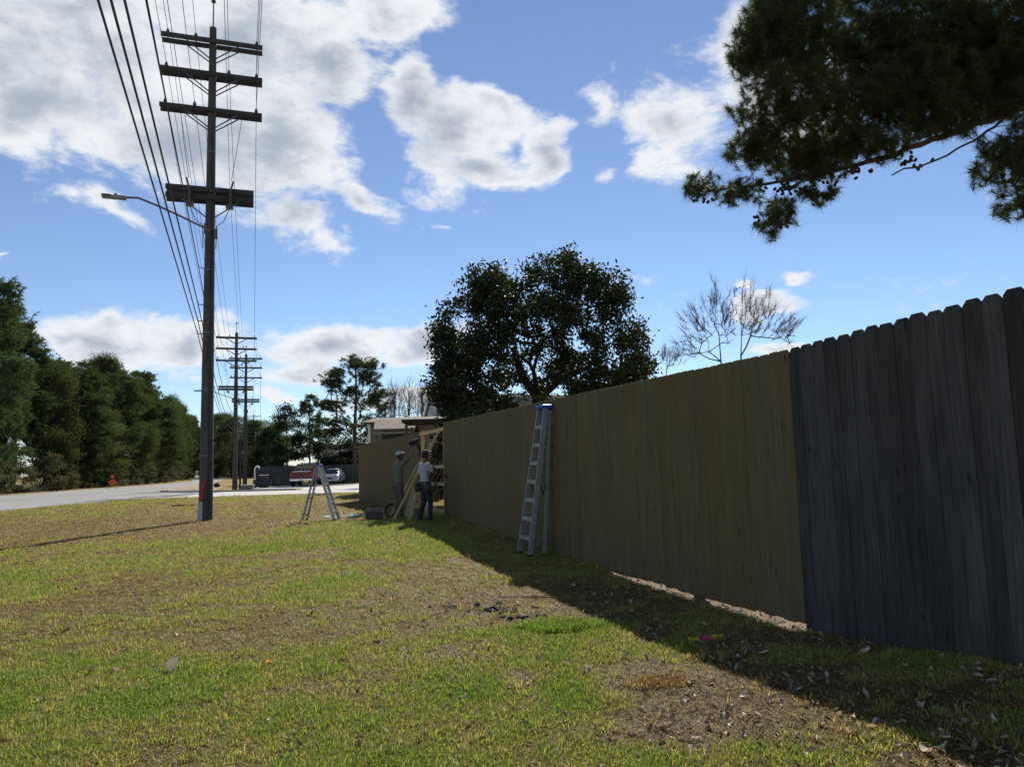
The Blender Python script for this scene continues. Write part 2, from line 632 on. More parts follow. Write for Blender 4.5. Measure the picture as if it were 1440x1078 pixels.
MT['sheet'] = simple('sheet', (.22, .50, .46), .3, .3, 3)
MT['pink'] = simple('pink', (.55, .03, .13), .4, .3, 30)
MT['yellow'] = simple('yellow', (.60, .42, .03), .4, .3, 30)
MT['tool_case'] = simple('tool_case', (.05, .045, .04), .6, .4, 10)
MT['coil'] = simple('coil', (.016, .022, .045), .5, .2, 10)
MT['magnolia_leaf'] = leafmat('magnolia_leaf', [(.010, .018, .010), (.018, .034, .014), (.034, .052, .020), (.06, .045, .025)], trans=.2, rough=.6, spec=.25)
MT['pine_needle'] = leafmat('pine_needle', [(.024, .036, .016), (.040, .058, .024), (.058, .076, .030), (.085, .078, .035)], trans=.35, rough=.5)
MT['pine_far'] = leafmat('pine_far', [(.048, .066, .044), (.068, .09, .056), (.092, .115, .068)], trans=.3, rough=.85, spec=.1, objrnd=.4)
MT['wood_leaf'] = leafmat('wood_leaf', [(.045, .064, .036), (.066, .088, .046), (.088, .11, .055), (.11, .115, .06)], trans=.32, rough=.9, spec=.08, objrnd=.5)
MT['shrub_leaf'] = leafmat('shrub_leaf', [(.06, .055, .03), (.09, .075, .042), (.075, .085, .035)], trans=.3, rough=.7, objrnd=.4)
MT['dark_leaf'] = leafmat('dark_leaf', [(.016, .026, .018), (.026, .04, .024), (.036, .052, .03)], trans=.2, rough=.9, spec=.08, objrnd=.3)
MT['cone'] = simple('cone', (.035, .026, .02), .8, .3, 20)
MT['dead_leaf'] = leafmat('dead_leaf', [(.12, .08, .055), (.22, .15, .09), (.36, .27, .18), (.58, .50, .40), (.10, .065, .045), (.22, .11, .065)], trans=.2, rough=.6, tint=(1.2, 1.0, .7))
MT['orange_leaf'] = leafmat('orange_leaf', [(.75, .26, .03), (.8, .34, .05)], trans=.3, rough=.5, tint=(1.2, 1, .6))
MT['soil'] = simple('soil', (.085, .062, .048), .95, .5, 14, bump=1.0)


# ------------------------------------------------------------------ ground
def hgt(x, y):
    x, y = np.asarray(x, float), np.asarray(y, float)
    h = .15 * np.exp(-((x + 1.9) ** 2 + (y - 20) ** 2) / (2 * 5.5 ** 2))
    h = h + .17 * np.exp(-((x - 3.3) ** 2 + (y - 4.3) ** 2) / (2 * 1.15 ** 2))
    near = np.exp(-((x / 30) ** 4 + (y / 32) ** 4))
    h = h + near * (.05 * (fbm(x * .35, y * .35, 3, 3) - .5) + .022 * (fbm(x * 2.1, y * 2.1, 9, 3) - .5))
    return h


def H(x, y):
    return float(hgt(np.array([x]), np.array([y]))[0])


def GG(x, y):
    p = G(x, y)
    for _ in range(4):
        p = G(x, y, H(p.x, p.y))
    return p


def pat(px, py, rx, ry, ang=0):
    """a patch of lawn: centre on the ground, half sizes in metres"""
    c = G(px, py)
    return (c.x, c.y, rx, ry, ang)


GREEN = [(pat(430, 935, .75, .85), .62), (pat(330, 1000, .6, .45), .35), (pat(780, 888, .42, .26, .2), 1.2), (pat(690, 895, .6, .22), .55),
         (pat(640, 985, .7, .5), .25), (pat(560, 745, 2.0, 2.0), .50), (pat(100, 990, .7, .5), .2), (pat(420, 830, .7, .8), .22),
         (pat(420, 765, 2.6, 1.3), .30), (pat(640, 1000, 1.2, .5), .25), (pat(860, 925, .5, .35), .35), (pat(180, 860, 1.5, 1.8), .12),
         (pat(600, 775, 1.0, 1.4), .22)]
BROWN = [(pat(80, 742, 8, 3.6), 1.1), (pat(330, 712, 14, 5), .32), (pat(650, 800, 1.3, 1.7), .32), (pat(640, 850, 1.0, .7), .30), (pat(980, 1000, .9, .5), .20),
         (pat(1150, 1020, .8, .5), .22), (pat(830, 1040, .7, .3), .25), (pat(480, 712, 4, 4), .35), (pat(230, 755, 3, 2), .25), (pat(1000, 840, 1.2, 1.5), .35), (pat(700, 960, .5, .3), .18)]
RED = [(pat(925, 968, .30, .15), 1.0), (pat(870, 1000, .24, .13), .6), (pat(1060, 1000, .34, .17), .5), (pat(960, 1030, .3, .12), .45)]
DIRT = [(pat(690, 862, .36, .17, -.1), 1.2), (pat(745, 872, .22, .1, 0), .8), (pat(640, 857, .2, .09, 0), .6)]


def blobs(x, y, L, wob=.35):
    s = np.zeros_like(x)
    wx = (fbm(x * 1.7, y * 1.7, 31, 3) - .5) * wob * 2
    wy = (fbm(x * 1.7, y * 1.7, 57, 3) - .5) * wob * 2
    for (cx, cy, rx, ry, a), w in L:
        k = min(1.0, rx)
        dx, dy = x + wx * k - cx, y + wy * k - cy
        u, v = dx * math.cos(a) + dy * math.sin(a), -dx * math.sin(a) + dy * math.cos(a)
        s = s + w * np.exp(-((u / rx) ** 2 + (v / ry) ** 2))
    return s


def lawn_tone(x, y):
    """0 dead straw .. 1 lush green; reddish weeds; bare soil"""
    n = fbm(x * .8, y * .8, 5, 4) * .55 + fbm(x * 3.3, y * 3.3, 71, 3) * .45
    t = .35 + (n - .5) * 1.5 + (fbm(x * 9, y * 9, 41, 2) - .5) * .35 + blobs(x, y, GREEN) * .58 - blobs(x, y, BROWN) * .55
    red = np.clip(blobs(x, y, RED, .12) - .25 + (fbm(x * 6, y * 6, 90, 3) - .5) * .6, 0, 1)
    bare = np.clip(blobs(x, y, DIRT, .14) * 1.25 - .30 + (fbm(x * 7, y * 7, 13, 3) - .5) * 1.2, 0, 1)
    dug = bare.copy()
    # trodden bare strip under the new fence
    s = ((x - 2.43) * -.306 + (y - 6.54) * .952)
    dd = np.abs((x - 2.43) * .952 + (y - 6.54) * .306)
    bare = np.maximum(bare, np.where((s > -.1) & (s < 3.8), np.clip(1.15 - dd / .30, 0, 1), 0))
    yard = (x - 2.43) * .952 + (y - 6.54) * .306
    sand = np.where((s > -.3) & (s < 4.2) & (yard > -.06) & (yard < 1.6), 1.0, 0)
    bare = np.maximum(bare, sand)
    lawn_tone.dug = dug
    return np.clip(t, 0, 1), np.clip(red, 0, 1), np.clip(bare, 0, 1)


def ground_material():
    m, n, l, b = new_mat('lawn_ground')
    at = n.new('ShaderNodeAttribute')
    at.attribute_name = 'tone'
    ar = n.new('ShaderNodeAttribute')
    ar.attribute_name = 'bare'
    tc = n.new('ShaderNodeTexCoord')
    nz = n.new('ShaderNodeTexNoise')
    nz.inputs['Scale'].default_value = 38
    nz.inputs['Detail'].default_value = 8
    nz.inputs['Roughness'].default_value = .7
    l.new(tc.outputs['Object'], nz.inputs['Vector'])
    n2 = n.new('ShaderNodeTexNoise')
    n2.inputs['Scale'].default_value = 1.6
    n2.inputs['Detail'].default_value = 8
    n2.inputs['Roughness'].default_value = .65
    l.new(tc.outputs['Object'], n2.inputs['Vector'])
    f = mth(n, l, 'ADD', at.outputs['Fac'], mth(n, l, 'MULTIPLY', mth(n, l, 'SUBTRACT', n2.outputs['Fac'], .5), .5))
    c = ramp(n, l, f, [(.05, (.30, .195, .105)), (.35, (.31, .23, .10)), (.6, (.25, .225, .07)), (.95, (.14, .18, .04))])
    mu = n.new('ShaderNodeMix')
    mu.data_type = 'RGBA'
    mu.blend_type = 'MULTIPLY'
    mu.inputs['Factor'].default_value = 1
    l.new(c, mu.inputs[6])
    v = ramp(n, l, nz.outputs['Fac'], [(.3, (.45, .42, .40)), (.5, (.9, .9, .9)), (.7, (1.35, 1.32, 1.25))])
    l.new(v, mu.inputs[7])
    mb = n.new('ShaderNodeMix')
    mb.data_type = 'RGBA'
    l.new(ar.outputs['Fac'], mb.inputs['Factor'])
    l.new(mu.outputs[2], mb.inputs[6])
    dc = ramp(n, l, nz.outputs['Fac'], [(.3, (.10, .075, .055)), (.5, (.26, .20, .14)), (.75, (.42, .34, .25))])
    l.new(dc, mb.inputs[7])
    ad = n.new('ShaderNodeAttribute')
    ad.attribute_name = 'dug'
    md = n.new('ShaderNodeMix')
    md.data_type = 'RGBA'
    l.new(ad.outputs['Fac'], md.inputs['Factor'])
    l.new(mb.outputs[2], md.inputs[6])
    l.new(ramp(n, l, nz.outputs['Fac'], [(.35, (.045, .034, .032)), (.65, (.12, .088, .075))]), md.inputs[7])
    l.new(md.outputs[2], b.inputs['Base Color'])
    b.inputs['Roughness'].default_value = 1
    b.inputs['Specular IOR Level'].default_value = .1
    bp = n.new('ShaderNodeBump')
    bp.inputs['Strength'].default_value = .9
    bp.inputs['Distance'].default_value = .03
    l.new(nz.outputs['Fac'], bp.inputs['Height'])
    l.new(bp.outputs[0], b.inputs['Normal'])
    return m


def axis(lo, hi, c, step, far):
    a = [c]
    s = step
    p = c
    while p < hi:
        s *= 1.0 if p < far[1] else 1.13
        p += s
        a.append(p)
    p, s = c, step
    while p > lo:
        s *= 1.0 if p > far[0] else 1.13
        p -= s
        a.append(p)
    return np.array(sorted(a))


def build_ground():
    xs = axis(-3000, 3000, 0, .085, (-6, 6))
    ys = axis(-600, 5000, 6, .085, (2.5, 13))
    X, Y = np.meshgrid(xs, ys)
    x, y = X.ravel(), Y.ravel()
    t, r, ba = lawn_tone(x, y)
    z = hgt(x, y) - ba * .035 * (fbm(x * 5, y * 5, 44, 2) > .3)
    z = z + ba * .07 * (fbm(x * 4.5, y * 4.5, 61, 3) - .5)
    nx, ny = len(xs), len(ys)
    i = np.arange(nx * ny).reshape(ny, nx)
    q = np.stack([i[:-1, :-1].ravel(), i[:-1, 1:].ravel(), i[1:, 1:].ravel(), i[1:, :-1].ravel()], 1)
    me = mesh_np('ground', np.stack([x, y, z], 1), [q], ground_material(), True, {'tone': ('FLOAT', t), 'bare': ('FLOAT', np.maximum(ba, r * .2)), 'dug': ('FLOAT', lawn_tone.dug)})
    tag(link('ground', me), kind='structure')


build_ground()


def sheet(name, pts, z, mat, thick=0.0):
    b = MB()
    if thick:
        b.prism([(p[0], p[1]) for p in pts], z - thick, z)
    else:
        b.add([(p[0], p[1], z) for p in pts], [tuple(range(len(pts)))])
    o = b.build(name, mat)
    return tag(o, kind='structure')


# main road on the left: near edge, mouth of the side street, far edge
near = [(-20.5, -40), (-22.3, 10), (-22.9, 30), (-23, 41.5)]
sheet('road', near + [(-22.5, 43.6), (-20.5, 44.7), (-9, 46), (30, 47.5), (30, 54.6), (-11, 53.6), (-19, 54.2), (-24, 55.4), (-27.0, 58), (-29, 64),
                      (-36, 90), (-62, 165), (-140, 370), (-156, 370), (-70, 165), (-48.5, 114), (-44.5, 90), (-42.6, 76), (-41, 60), (-40.5, 40), (-39, 10), (-37, -40)], .012, MT['asphalt'])
sheet('side_street', [(-20.5, 45.0), (-9, 46.3), (30, 47.8), (30, 54.3), (-11, 53.3), (-20.5, 53.9)], .018, MT['concrete'])
sheet('driveway', [(-15.2, 53.7), (-9.0, 53.7), (-8.0, 71), (-22, 71), (-21.6, 60.5), (-16.3, 58.5)], .022, MT['concrete'])
sheet('verge', [(-31.5, 66), (-24.5, 57.5), (-23, 58.2), (-27, 70), (-33.5, 86), (-36.5, 93)], .016, MT['clay'])
# faint centre line and edge line of the main road
for nm, pts, w, mt in (('centre_line', [(-31.5, -20), (-32.2, 30), (-33.2, 60), (-40, 100), (-66, 165)], .12, 'line_yellow'), ('edge_line', [(-39.9, 20), (-40.6, 58), (-42.8, 80), (-47, 108)], .12, 'line_white')):
    b = MB()
    for (a, c) in zip(pts[:-1], pts[1:]):
        d = (Vector(c) - Vector(a)).normalized()
        nrm = Vector((-d.y, d.x)) * w / 2
        b.add([(a[0] + nrm.x, a[1] + nrm.y, .018), (c[0] + nrm.x, c[1] + nrm.y, .018), (c[0] - nrm.x, c[1] - nrm.y, .018), (a[0] - nrm.x, a[1] - nrm.y, .018)], [(0, 1, 2, 3)])
    tag(b.build(nm, MT[mt]), kind='structure')
kb = MB()
for a, c in zip([(-19, 54.45), (-11, 53.95)], [(-11, 53.95), (-9.5, 53.95)]):
    pass
kp = [(-29.2, 64.5), (-27.2, 58.5), (-24.2, 55.75), (-19, 54.5), (-15.6, 54.1)]
for a, c in zip(kp[:-1], kp[1:]):
    kb.beam((a[0], a[1], .06), (c[0], c[1], .06), .18, .14)
tag(kb.build('kerb', MT['curb']), kind='structure')


# ------------------------------------------------------------------ fences
FJ, FA, FE = Vector((2.43, 6.54)), Vector((-1.83, 19.78)), Vector((-6.98, 34.07))


def picket_mesh(name, w, h, t, mat, seed, ear=.035, nails=True):
    rr = random.Random(seed)
    b = MB()
    c = .0035
    e = ear
    out = [(-w / 2, 0), (w / 2, 0), (w / 2, h - e), (w / 2 - e * .85, h), (-w / 2 + e * .85, h), (-w / 2, h - e)]
    ins = [(-w / 2 + c, c), (w / 2 - c, c), (w / 2 - c, h - e - c * .4), (w / 2 - e * .85 - c * .4, h - c), (-w / 2 + e * .85 + c * .4, h - c), (-w / 2 + c, h - e - c * .4)]
    vs = [(x, -t / 2, z) for x, z in ins] + [(x, -t / 2 + c, z) for x, z in out] + [(x, t / 2, z) for x, z in out]
    fs = [tuple(range(6)), tuple(range(17, 11, -1))]
    for k in (0, 6):
        fs += [(i + k, i + k + 6, (i + 1) % 6 + k + 6, (i + 1) % 6 + k) for i in range(6)]
    b.add(vs, fs)
    nf0 = len(b.f)
    if nails:
        for z in (h - .25, h - 1.15, h - 2.15):
            for x in (-w * .27, w * .27):
                b.box((x + rr.uniform(-.006, .006), -t / 2 - .0005, z + rr.uniform(-.012, .012)), (.009, .003, .009))
    me = b.mesh(name, mat)
    if nails:
        me.materials.append(MT['nail'])
        for k in range(nf0, len(me.polygons)):
            me.polygons[k].material_index = 1
    return me


def fence(name, p0, p1, top0, top1, mat, label, group=None, width=.14, gap=.0006, old=False, gap_fn=None, seed=1, ht=2.44, proud=0.0, cat='fence'):
    rr = random.Random(seed)
    d2 = (p1 - p0)
    L = d2.length
    d2 = d2 / L
    ang = math.atan2(d2.y, d2.x)
    # local x along the fence, local -y faces the lawn
    root = empty(name, (p0.x, p0.y, 0), ang, label, cat, group)
    flip = 1
    meshes = [picket_mesh('picket', width, ht, .017, mat, seed * 10 + k, .024) for k in range(3)] if not old else [picket_mesh('picket', w, ht, .019, mat, seed * 10 + k, e) for k, (w, e) in enumerate([(.1408, .036), (.1412, .04), (.1403, .034)])]
    n = round(L / (width + gap))
    pitch = L / n
    for i in range(n):
        s = (i + .5) * pitch
        top = top0 + (top1 - top0) * s / L
        wx, wy = p0.x + d2.x * s, p0.y + d2.y * s
        bot = H(wx, wy) + (gap_fn(s) if gap_fn else -.02)
        if old:
            top += rr.uniform(-.009, .009)
        else:
            top += rr.uniform(-.004, .004)
        o = link('picket', rr.choice(meshes), root)
        j = .003 if old else .0012
        o.location = (s + rr.uniform(-.001, .001), rr.uniform(-j, j) - proud, bot)
        o.scale = (pitch / (width + gap), 1, (top - bot) / ht)
        o.rotation_euler = (rr.uniform(-.002, .002) * (2 if old else .5), rr.uniform(-.0005, .0005), (PI if False else 0) + rr.uniform(-.012, .012) * (1 if old else .15))
    return root, L, ang


def fence_frame(root, L, top0, top1, mat, posts, rails, side=1, ht=2.4, h0=0.0):
    for z in rails:
        b = MB()
        b.beam((0, side * .033, top0 - z), (L, side * .033, top1 - z), .045, .09)
        b.build('rail', mat, root)
    for s in posts:
        t = top0 + (top1 - top0) * s / L
        b = MB()
        b.box((s, side * .103, (t - .12) / 2 - .2), (.09, .09, t + .28))
        b.build('post', mat, root)


# local +x runs along p0->p1; with p0 the far end, the lawn lies on local -y? lawn is towards (-.95,-.31)
def gap_new(s):           # s measured from the joint: the new pickets stop short of the ground near the old fence
    return max(-.02, .052 - .009 * s + .008 * math.sin(s * 3.1) + .006 * math.sin(s * 21)) if s < 4.6 else -.02


# new main section runs from the joint (near) to its far end: direction (-.306,.952) => local -y is (.952,.306) (yard side), so walk it from far to near
Lm = (FA - FJ).length
nf, _, ang_m = fence('wooden_fence', FA, FJ + (FA - FJ).normalized() * .004, 2.605, 2.425, MT['new_wood'], 'long tall fence of new tan pickets between the open frame and the old grey pickets', gap_fn=lambda s: gap_new(Lm - s), seed=3)
fence_frame(nf, Lm, 2.605, 2.425, MT['new_wood'], [.06 + k * 2.4 for k in range(6)], [.25, 1.15, 2.15])
od = Vector((3.07, 4.76)) - FJ
od.normalize()
FO = FJ + od * 5.4
of, Lo, _ = fence('wooden_fence', FJ + od * .006, FO, 2.435, 2.58, MT['old_wood'], 'old weathered grey picket fence with clipped picket corners at right', width=.1395, gap=.0022, old=True, seed=8, proud=.004)
fence_frame(of, Lo, 2.435, 2.58, MT['old_wood'], [.12, 2.5, 4.9], [.3, 1.2, 2.15])
# open frame between the two new sections, still waiting for its pickets
d1 = (FE - FA).normalized()
FG = FA + d1 * 2.95
gf = empty('fence_frame', (FG.x, FG.y, H(FG.x, FG.y)), math.atan2(-d1.y, -d1.x), 'open bare timber fence frame of posts and rails beside the standing worker', 'fence frame')
LG = (FG - FA).length
for z, w in ((2.30, .09), (1.32, .09), (.86, .09), (.16, .09)):
    b = MB()
    b.beam((.0, .03, z), (LG, .03, z + .02), .04, w)
    b.build('rail', MT['lumber'], gf)
for s in (.08, LG - .22):
    b = MB()
    b.box((s, .1, 1.05), (.1, .1, 2.7))
    b.build('post', MT['lumber'], gf)
lf, Ll, _ = fence('wooden_fence', FE, FG, 2.485, 2.50, MT['new_wood'], 'far fence section of new tan pickets ending at the street', seed=5)
fence_frame(lf, Ll, 2.485, 2.50, MT['new_wood'], [.06 + k * 2.4 for k in range(5)] + [Ll - .06], [.25, 1.15, 2.15])
# the far section turns the corner along the street
cf, Lc, _ = fence('wooden_fence', FE + Vector((6.0, 2.6)), FE + Vector((.02, .03)), 2.48, 2.485, MT['new_wood'], 'new picket fence return behind the far corner, running away along the street', seed=6)


# far grey fence behind the parked cars
def grey_fence(a, c, h, label):
    a, c = Vector(a), Vector(c)
    d = (c - a)
    L = d.length
    d /= L
    root = empty('board_fence', (a.x, a.y, 0), math.atan2(d.y, d.x), label, 'fence', 'grey fences behind the parked cars')
    ms = [picket_mesh('board', .19, h, .02, MT['grey_fence'], k, .0125, False) for k in range(2)]
    for i in range(int(L / .2)):
        o = link('board', random.choice(ms), root, ((i + .5) * .2, random.uniform(-.006, .006), -.02))
        o.scale = (1, 1, random.uniform(.985, 1.01))
    for z in (.3, h - .3):
        MB().beam((0, .04, z), (L, .04, z), .04, .09).build('rail', MT['grey_fence'], root)


pf0, pf1 = G(361, 684), G(508, 681)
grey_fence((pf0.x, 68.5), (-19.8, 71.5), 1.85, 'grey board fence left of the red truck')
grey_fence((-19.7, 74.2), (-12.0, 74.2), 1.8, 'grey board fence behind the silver car')


# ------------------------------------------------------------------ utility poles and wires
PB = G(289, 735)
PB = Vector((PB.x, PB.y, H(PB.x, PB.y)))
PT = [PB, Vector((-21.0, 57.0, 0)), Vector((-25.4, 71.5, 0)), Vector((-53, 154, 0))]
u2 = (PT[1] - PT[0])
u2.z = 0
u2.normalize()
ANG = math.atan2(-u2.x, u2.y)


def zp(y):
    return P(295, y, PB.y).z - PB.z


TOPZ = zp(40)
ARMZ = [zp(62), zp(108), zp(158)]
LOWZ = [zp(270), zp(281)]
INS = []


def make_pole():
    root = empty('utility_pole', PB, ANG, 'nearest tall wooden utility pole with streetlight and four crossarms on the lawn', 'utility pole', 'utility poles along the road')
    b = MB()
    k = 9
    b.tube([(0, 0, -.3 + (TOPZ + .3) * i / k) for i in range(k + 1)], [.205 - .1 * (i / k) ** .9 for i in range(k + 1)], 18)
    b.build('shaft', MT['pole_wood'], root, True)
    MB().tube([(0, 0, TOPZ), (0, 0, TOPZ + .75)], .022, 6).build('top_pin', MT['steel'], root)
    lathe_ins(root, (0, 0, TOPZ + .72), 1.3)
    for i, z in enumerate(ARMZ):
        for s in (-1, 1):
            b = MB().box((0, s * (.165 + .012 * (1 - i)), z), (2.95, .09, .125))
            b.build('crossarm', MT['arm_wood'], root)
            for sx in (-1, 1):
                MB().beam((sx * .75, s * .17, z - .08), (sx * .1, s * .13, z - .55), .02, .035).build('arm_brace', MT['steel'], root)
        for x in {0: (-1.3, -.5, 1.3), 1: (-1.32, .48, 1.3), 2: (-1.33, -.5, 1.3)}[i]:
            lathe_ins(root, (x, 0, z + .06), 1.0)
            INS.append((x, z + .26))
        for x in (-1.3, 1.3, -.5, .5):
            MB().tube([(x, -.26, z), (x, .26, z)], .012, 5).build('through_bolt', MT['steel'], root)
    for z in LOWZ:
        for s in (-1, 1):
            MB().box((0, s * .185, z), (2.5, .10, .15)).build('crossarm', MT['arm_wood'], root)
    for sx in (-1, 1):
        MB().beam((sx * .8, -.17, LOWZ[1] - .1), (sx * .12, -.14, LOWZ[1] - .6), .02, .035).build('arm_brace', MT['steel'], root)
        # fused cutouts hung on the low arms
        c = MB()
        c.box((sx * .58, -.29, LOWZ[1] + .0), (.07, .1, .52))
        c.box((sx * .62, -.36, LOWZ[0] + .1), (.05, .06, .34), Matrix.Rotation(.25 * sx, 3, 'Y'))
        c.box((sx * .56, -.3, LOWZ[1] - .28), (.22, .16, .14))
        c.build('fuse_cutout', MT['porcelain'], root)
        j = MB()
        pts = [(sx * .58, -.3, LOWZ[1] - .3), (sx * .4, -.3, LOWZ[1] - .75), (sx * .2, -.24, LOWZ[1] - .9), (sx * .18, -.2, LOWZ[1] - 1.6)]
        j.tube(pts, .012, 5)
        j.tube([(sx * .6, -.36, LOWZ[0] + .25), (sx * .75, -.3, LOWZ[0] + 1.3), (sx * .9, -.1, ARMZ[2])], .008, 4)
        j.build('jumper_wire', MT['wire'], root)
    for z in (zp(215), zp(325), zp(380), zp(468), zp(548), zp(640)):
        r = .205 - .1 * (max(0, z) / TOPZ) ** .9 + .006
        MB().tube([(0, 0, z - .02), (0, 0, z + .02)], r, 18, False).build('band', MT['galv'], root, True)
    # ground wire in a moulding down the lawn side, and a few hooks
    MB().tube([(.07, -.19, .1), (.06, -.175, 3), (.05, -.15, 7.5), (.03, -.12, 12)], .012, 5).build('ground_wire', MT['wire'], root)
    for z in (zp(378), zp(429), zp(452), zp(470)):
        MB().tube([(-.1, -.05, z), (-.3, -.05, z), (-.3, -.05, z + .08)], .016, 5).build('wire_clamp', MT['steel'], root)
    MB().box((.17, -.12, zp(330)), (.1, .12, .3)).build('control_box', MT['galv'], root)
    # streetlight on its curved arm
    z0, z1 = zp(322), zp(288)
    ar = MB()
    ar.tube([(-.1, 0, z0), (-.9, -.02, z0 + (z1 - z0) * .47), (-1.55, -.04, z0 + (z1 - z0) * .82), (-2.0, -.05, z1 + .02), (-2.35, -.06, z1)], .034, 8)
    ar.box((-.14, 0, z0), (.08, .14, .3))
    lamp_arm = ar.build('lamp_arm', MT['galv'], root, True)
    hd = MB()
    hd.box((-2.52, -.06, z1 - .02), (.42, .17, .11), bev=.025)
    hd.box((-2.84, -.06, z1 + .015), (.26, .24, .045), bev=.015)
    hd.box((-2.84, -.06, z1 - .045), (.24, .2, .03), bev=.01)
    hd.build('lamp_head', MT['alu_dull'], lamp_arm, True)
    MB().tube([(-2.6, -.06, z1 + .03), (-2.6, -.06, z1 + .1)], .035, 8).build('photocell', MT['black'], lamp_arm)
    return root


def lathe_ins(root, p, s):
    x, y, z = p
    prof = [(.012, 0), (.012, .1), (.045, .105), (.05, .13), (.028, .14), (.04, .15), (.04, .175), (.022, .185), (.028, .21), (.012, .23)]
    b = MB()
    b.tube([(x, y, z + h * s) for r, h in prof], [r * s * 1.15 for r, h in prof], 8)
    b.build('insulator', MT['porcelain'], root)


pole = make_pole()
lamp_parts = ('lamp_arm',)
plabels = ['', 'second wooden utility pole, beside the side street, carrying three crossarms', 'third and slimmer utility pole seen just right of the second pole', 'farthest small utility pole rising above the distant trees']
for i in (1, 2, 3):
    c = copy_tree(pole)
    c.location = PT[i]
    c['label'] = plabels[i]
    c.rotation_euler.z = ANG + (.03, .0, .02)[i - 1]
    hs = [0, (P(330, 457, 57).z) / (TOPZ + .75), P(342, 489, 71.5).z / (TOPZ + .75), P(353, 578, 154).z / (TOPZ + .75)][i]
    c.scale = (1, 1, hs) if i < 3 else (1.0, 1, hs)
    if i > 1:
        for ch in list(c.children):
            if ch.name.startswith('lamp_arm'):
                for g in list(ch.children):
                    bpy.data.objects.remove(g)
                bpy.data.objects.remove(ch)


def loc_on_pole(i, x, z):
    sc = [1, (P(330, 457, 57).z) / (TOPZ + .75), P(342, 489, 71.5).z / (TOPZ + .75), P(353, 578, 154).z / (TOPZ + .75)][i]
    c, s = math.cos(ANG), math.sin(ANG)
    return PT[i] + Vector((x * c, x * s, z * sc))


def wire(x, z, r, label, sag=.55, sag0=.2, to=3):
    pts = []
    a = loc_on_pole(0, x, z)
    prev = a - Vector((u2.x * 1.055, u2.y * .994, 0)) * 38
    for k in range(14):
        t = k / 14
        pts.append(prev.lerp(a, t) - Vector((0, 0, sag0 * 4 * t * (1 - t))))
    for i in range(to):
        p, q = loc_on_pole(i, x, z), loc_on_pole(i + 1, x, z)
        for k in range(12):
            t = k / 12
            pts.append(p.lerp(q, t) - Vector((0, 0, sag * (.4 if i == 1 else 1.0) * 4 * t * (1 - t))))
    pts.append(loc_on_pole(to, x, z))
    b = MB().tube(pts, r, 5, False)
    org = a
    o = b.build('overhead_wire', MT['wire'], None, True, org, org)
    tag(o, label, 'wire', 'overhead wires along the poles')


wl_lab = [('left end', 'top'), ('inner left insulator', 'top'), ('right end', 'top'), ('left end', 'second'), ('inner right insulator', 'second'), ('right end', 'second'), ('left end', 'third'), ('inner left insulator', 'third'), ('right end', 'third')]
for (x, z), (a, c) in zip(INS, wl_lab):
    wire(x, z, .0085, 'thin black wire on the %s of the %s crossarm' % (a, c))
wire(-.42, LOWZ[0] + .12, .007, 'thin black wire left of the pole at the lowest crossarm', .5)
wire(.55, LOWZ[0] + .12, .006, 'thin black wire right of the pole at the lowest crossarm', .5)
for y, r, lb in ((378, .013, 'uppermost thick black cable clamped to the pole below the streetlight'), (429, .015, 'second thick black cable from the streetlight down, clamped to the pole'), (452, .014, 'third thick black cable from the streetlight down, clamped to the pole'), (470, .012, 'lowest black cable on the pole, leftmost at the top of the photo')):
    wire(-.3, zp(y), r, lb, .7, .06)

# marker post and tape at the pole's foot
mp = G(277, 737)
mk = empty('marker_post', (mp.x - .02, mp.y + .25, H(mp.x, mp.y)), ANG, 'white plastic marker post with orange red band beside the nearest pole', 'marker post')
MB().box((0, 0, .28), (.13, .035, .6), bev=.012).build('white_sleeve', MT['galv_light'], mk)
b = MB()
b.box((.06, 0, .9), (.10, .04, .60), Matrix.Rotation(.16, 3, 'Y'), bev=.012)
b.build('red_band', MT['red_tape'], mk)


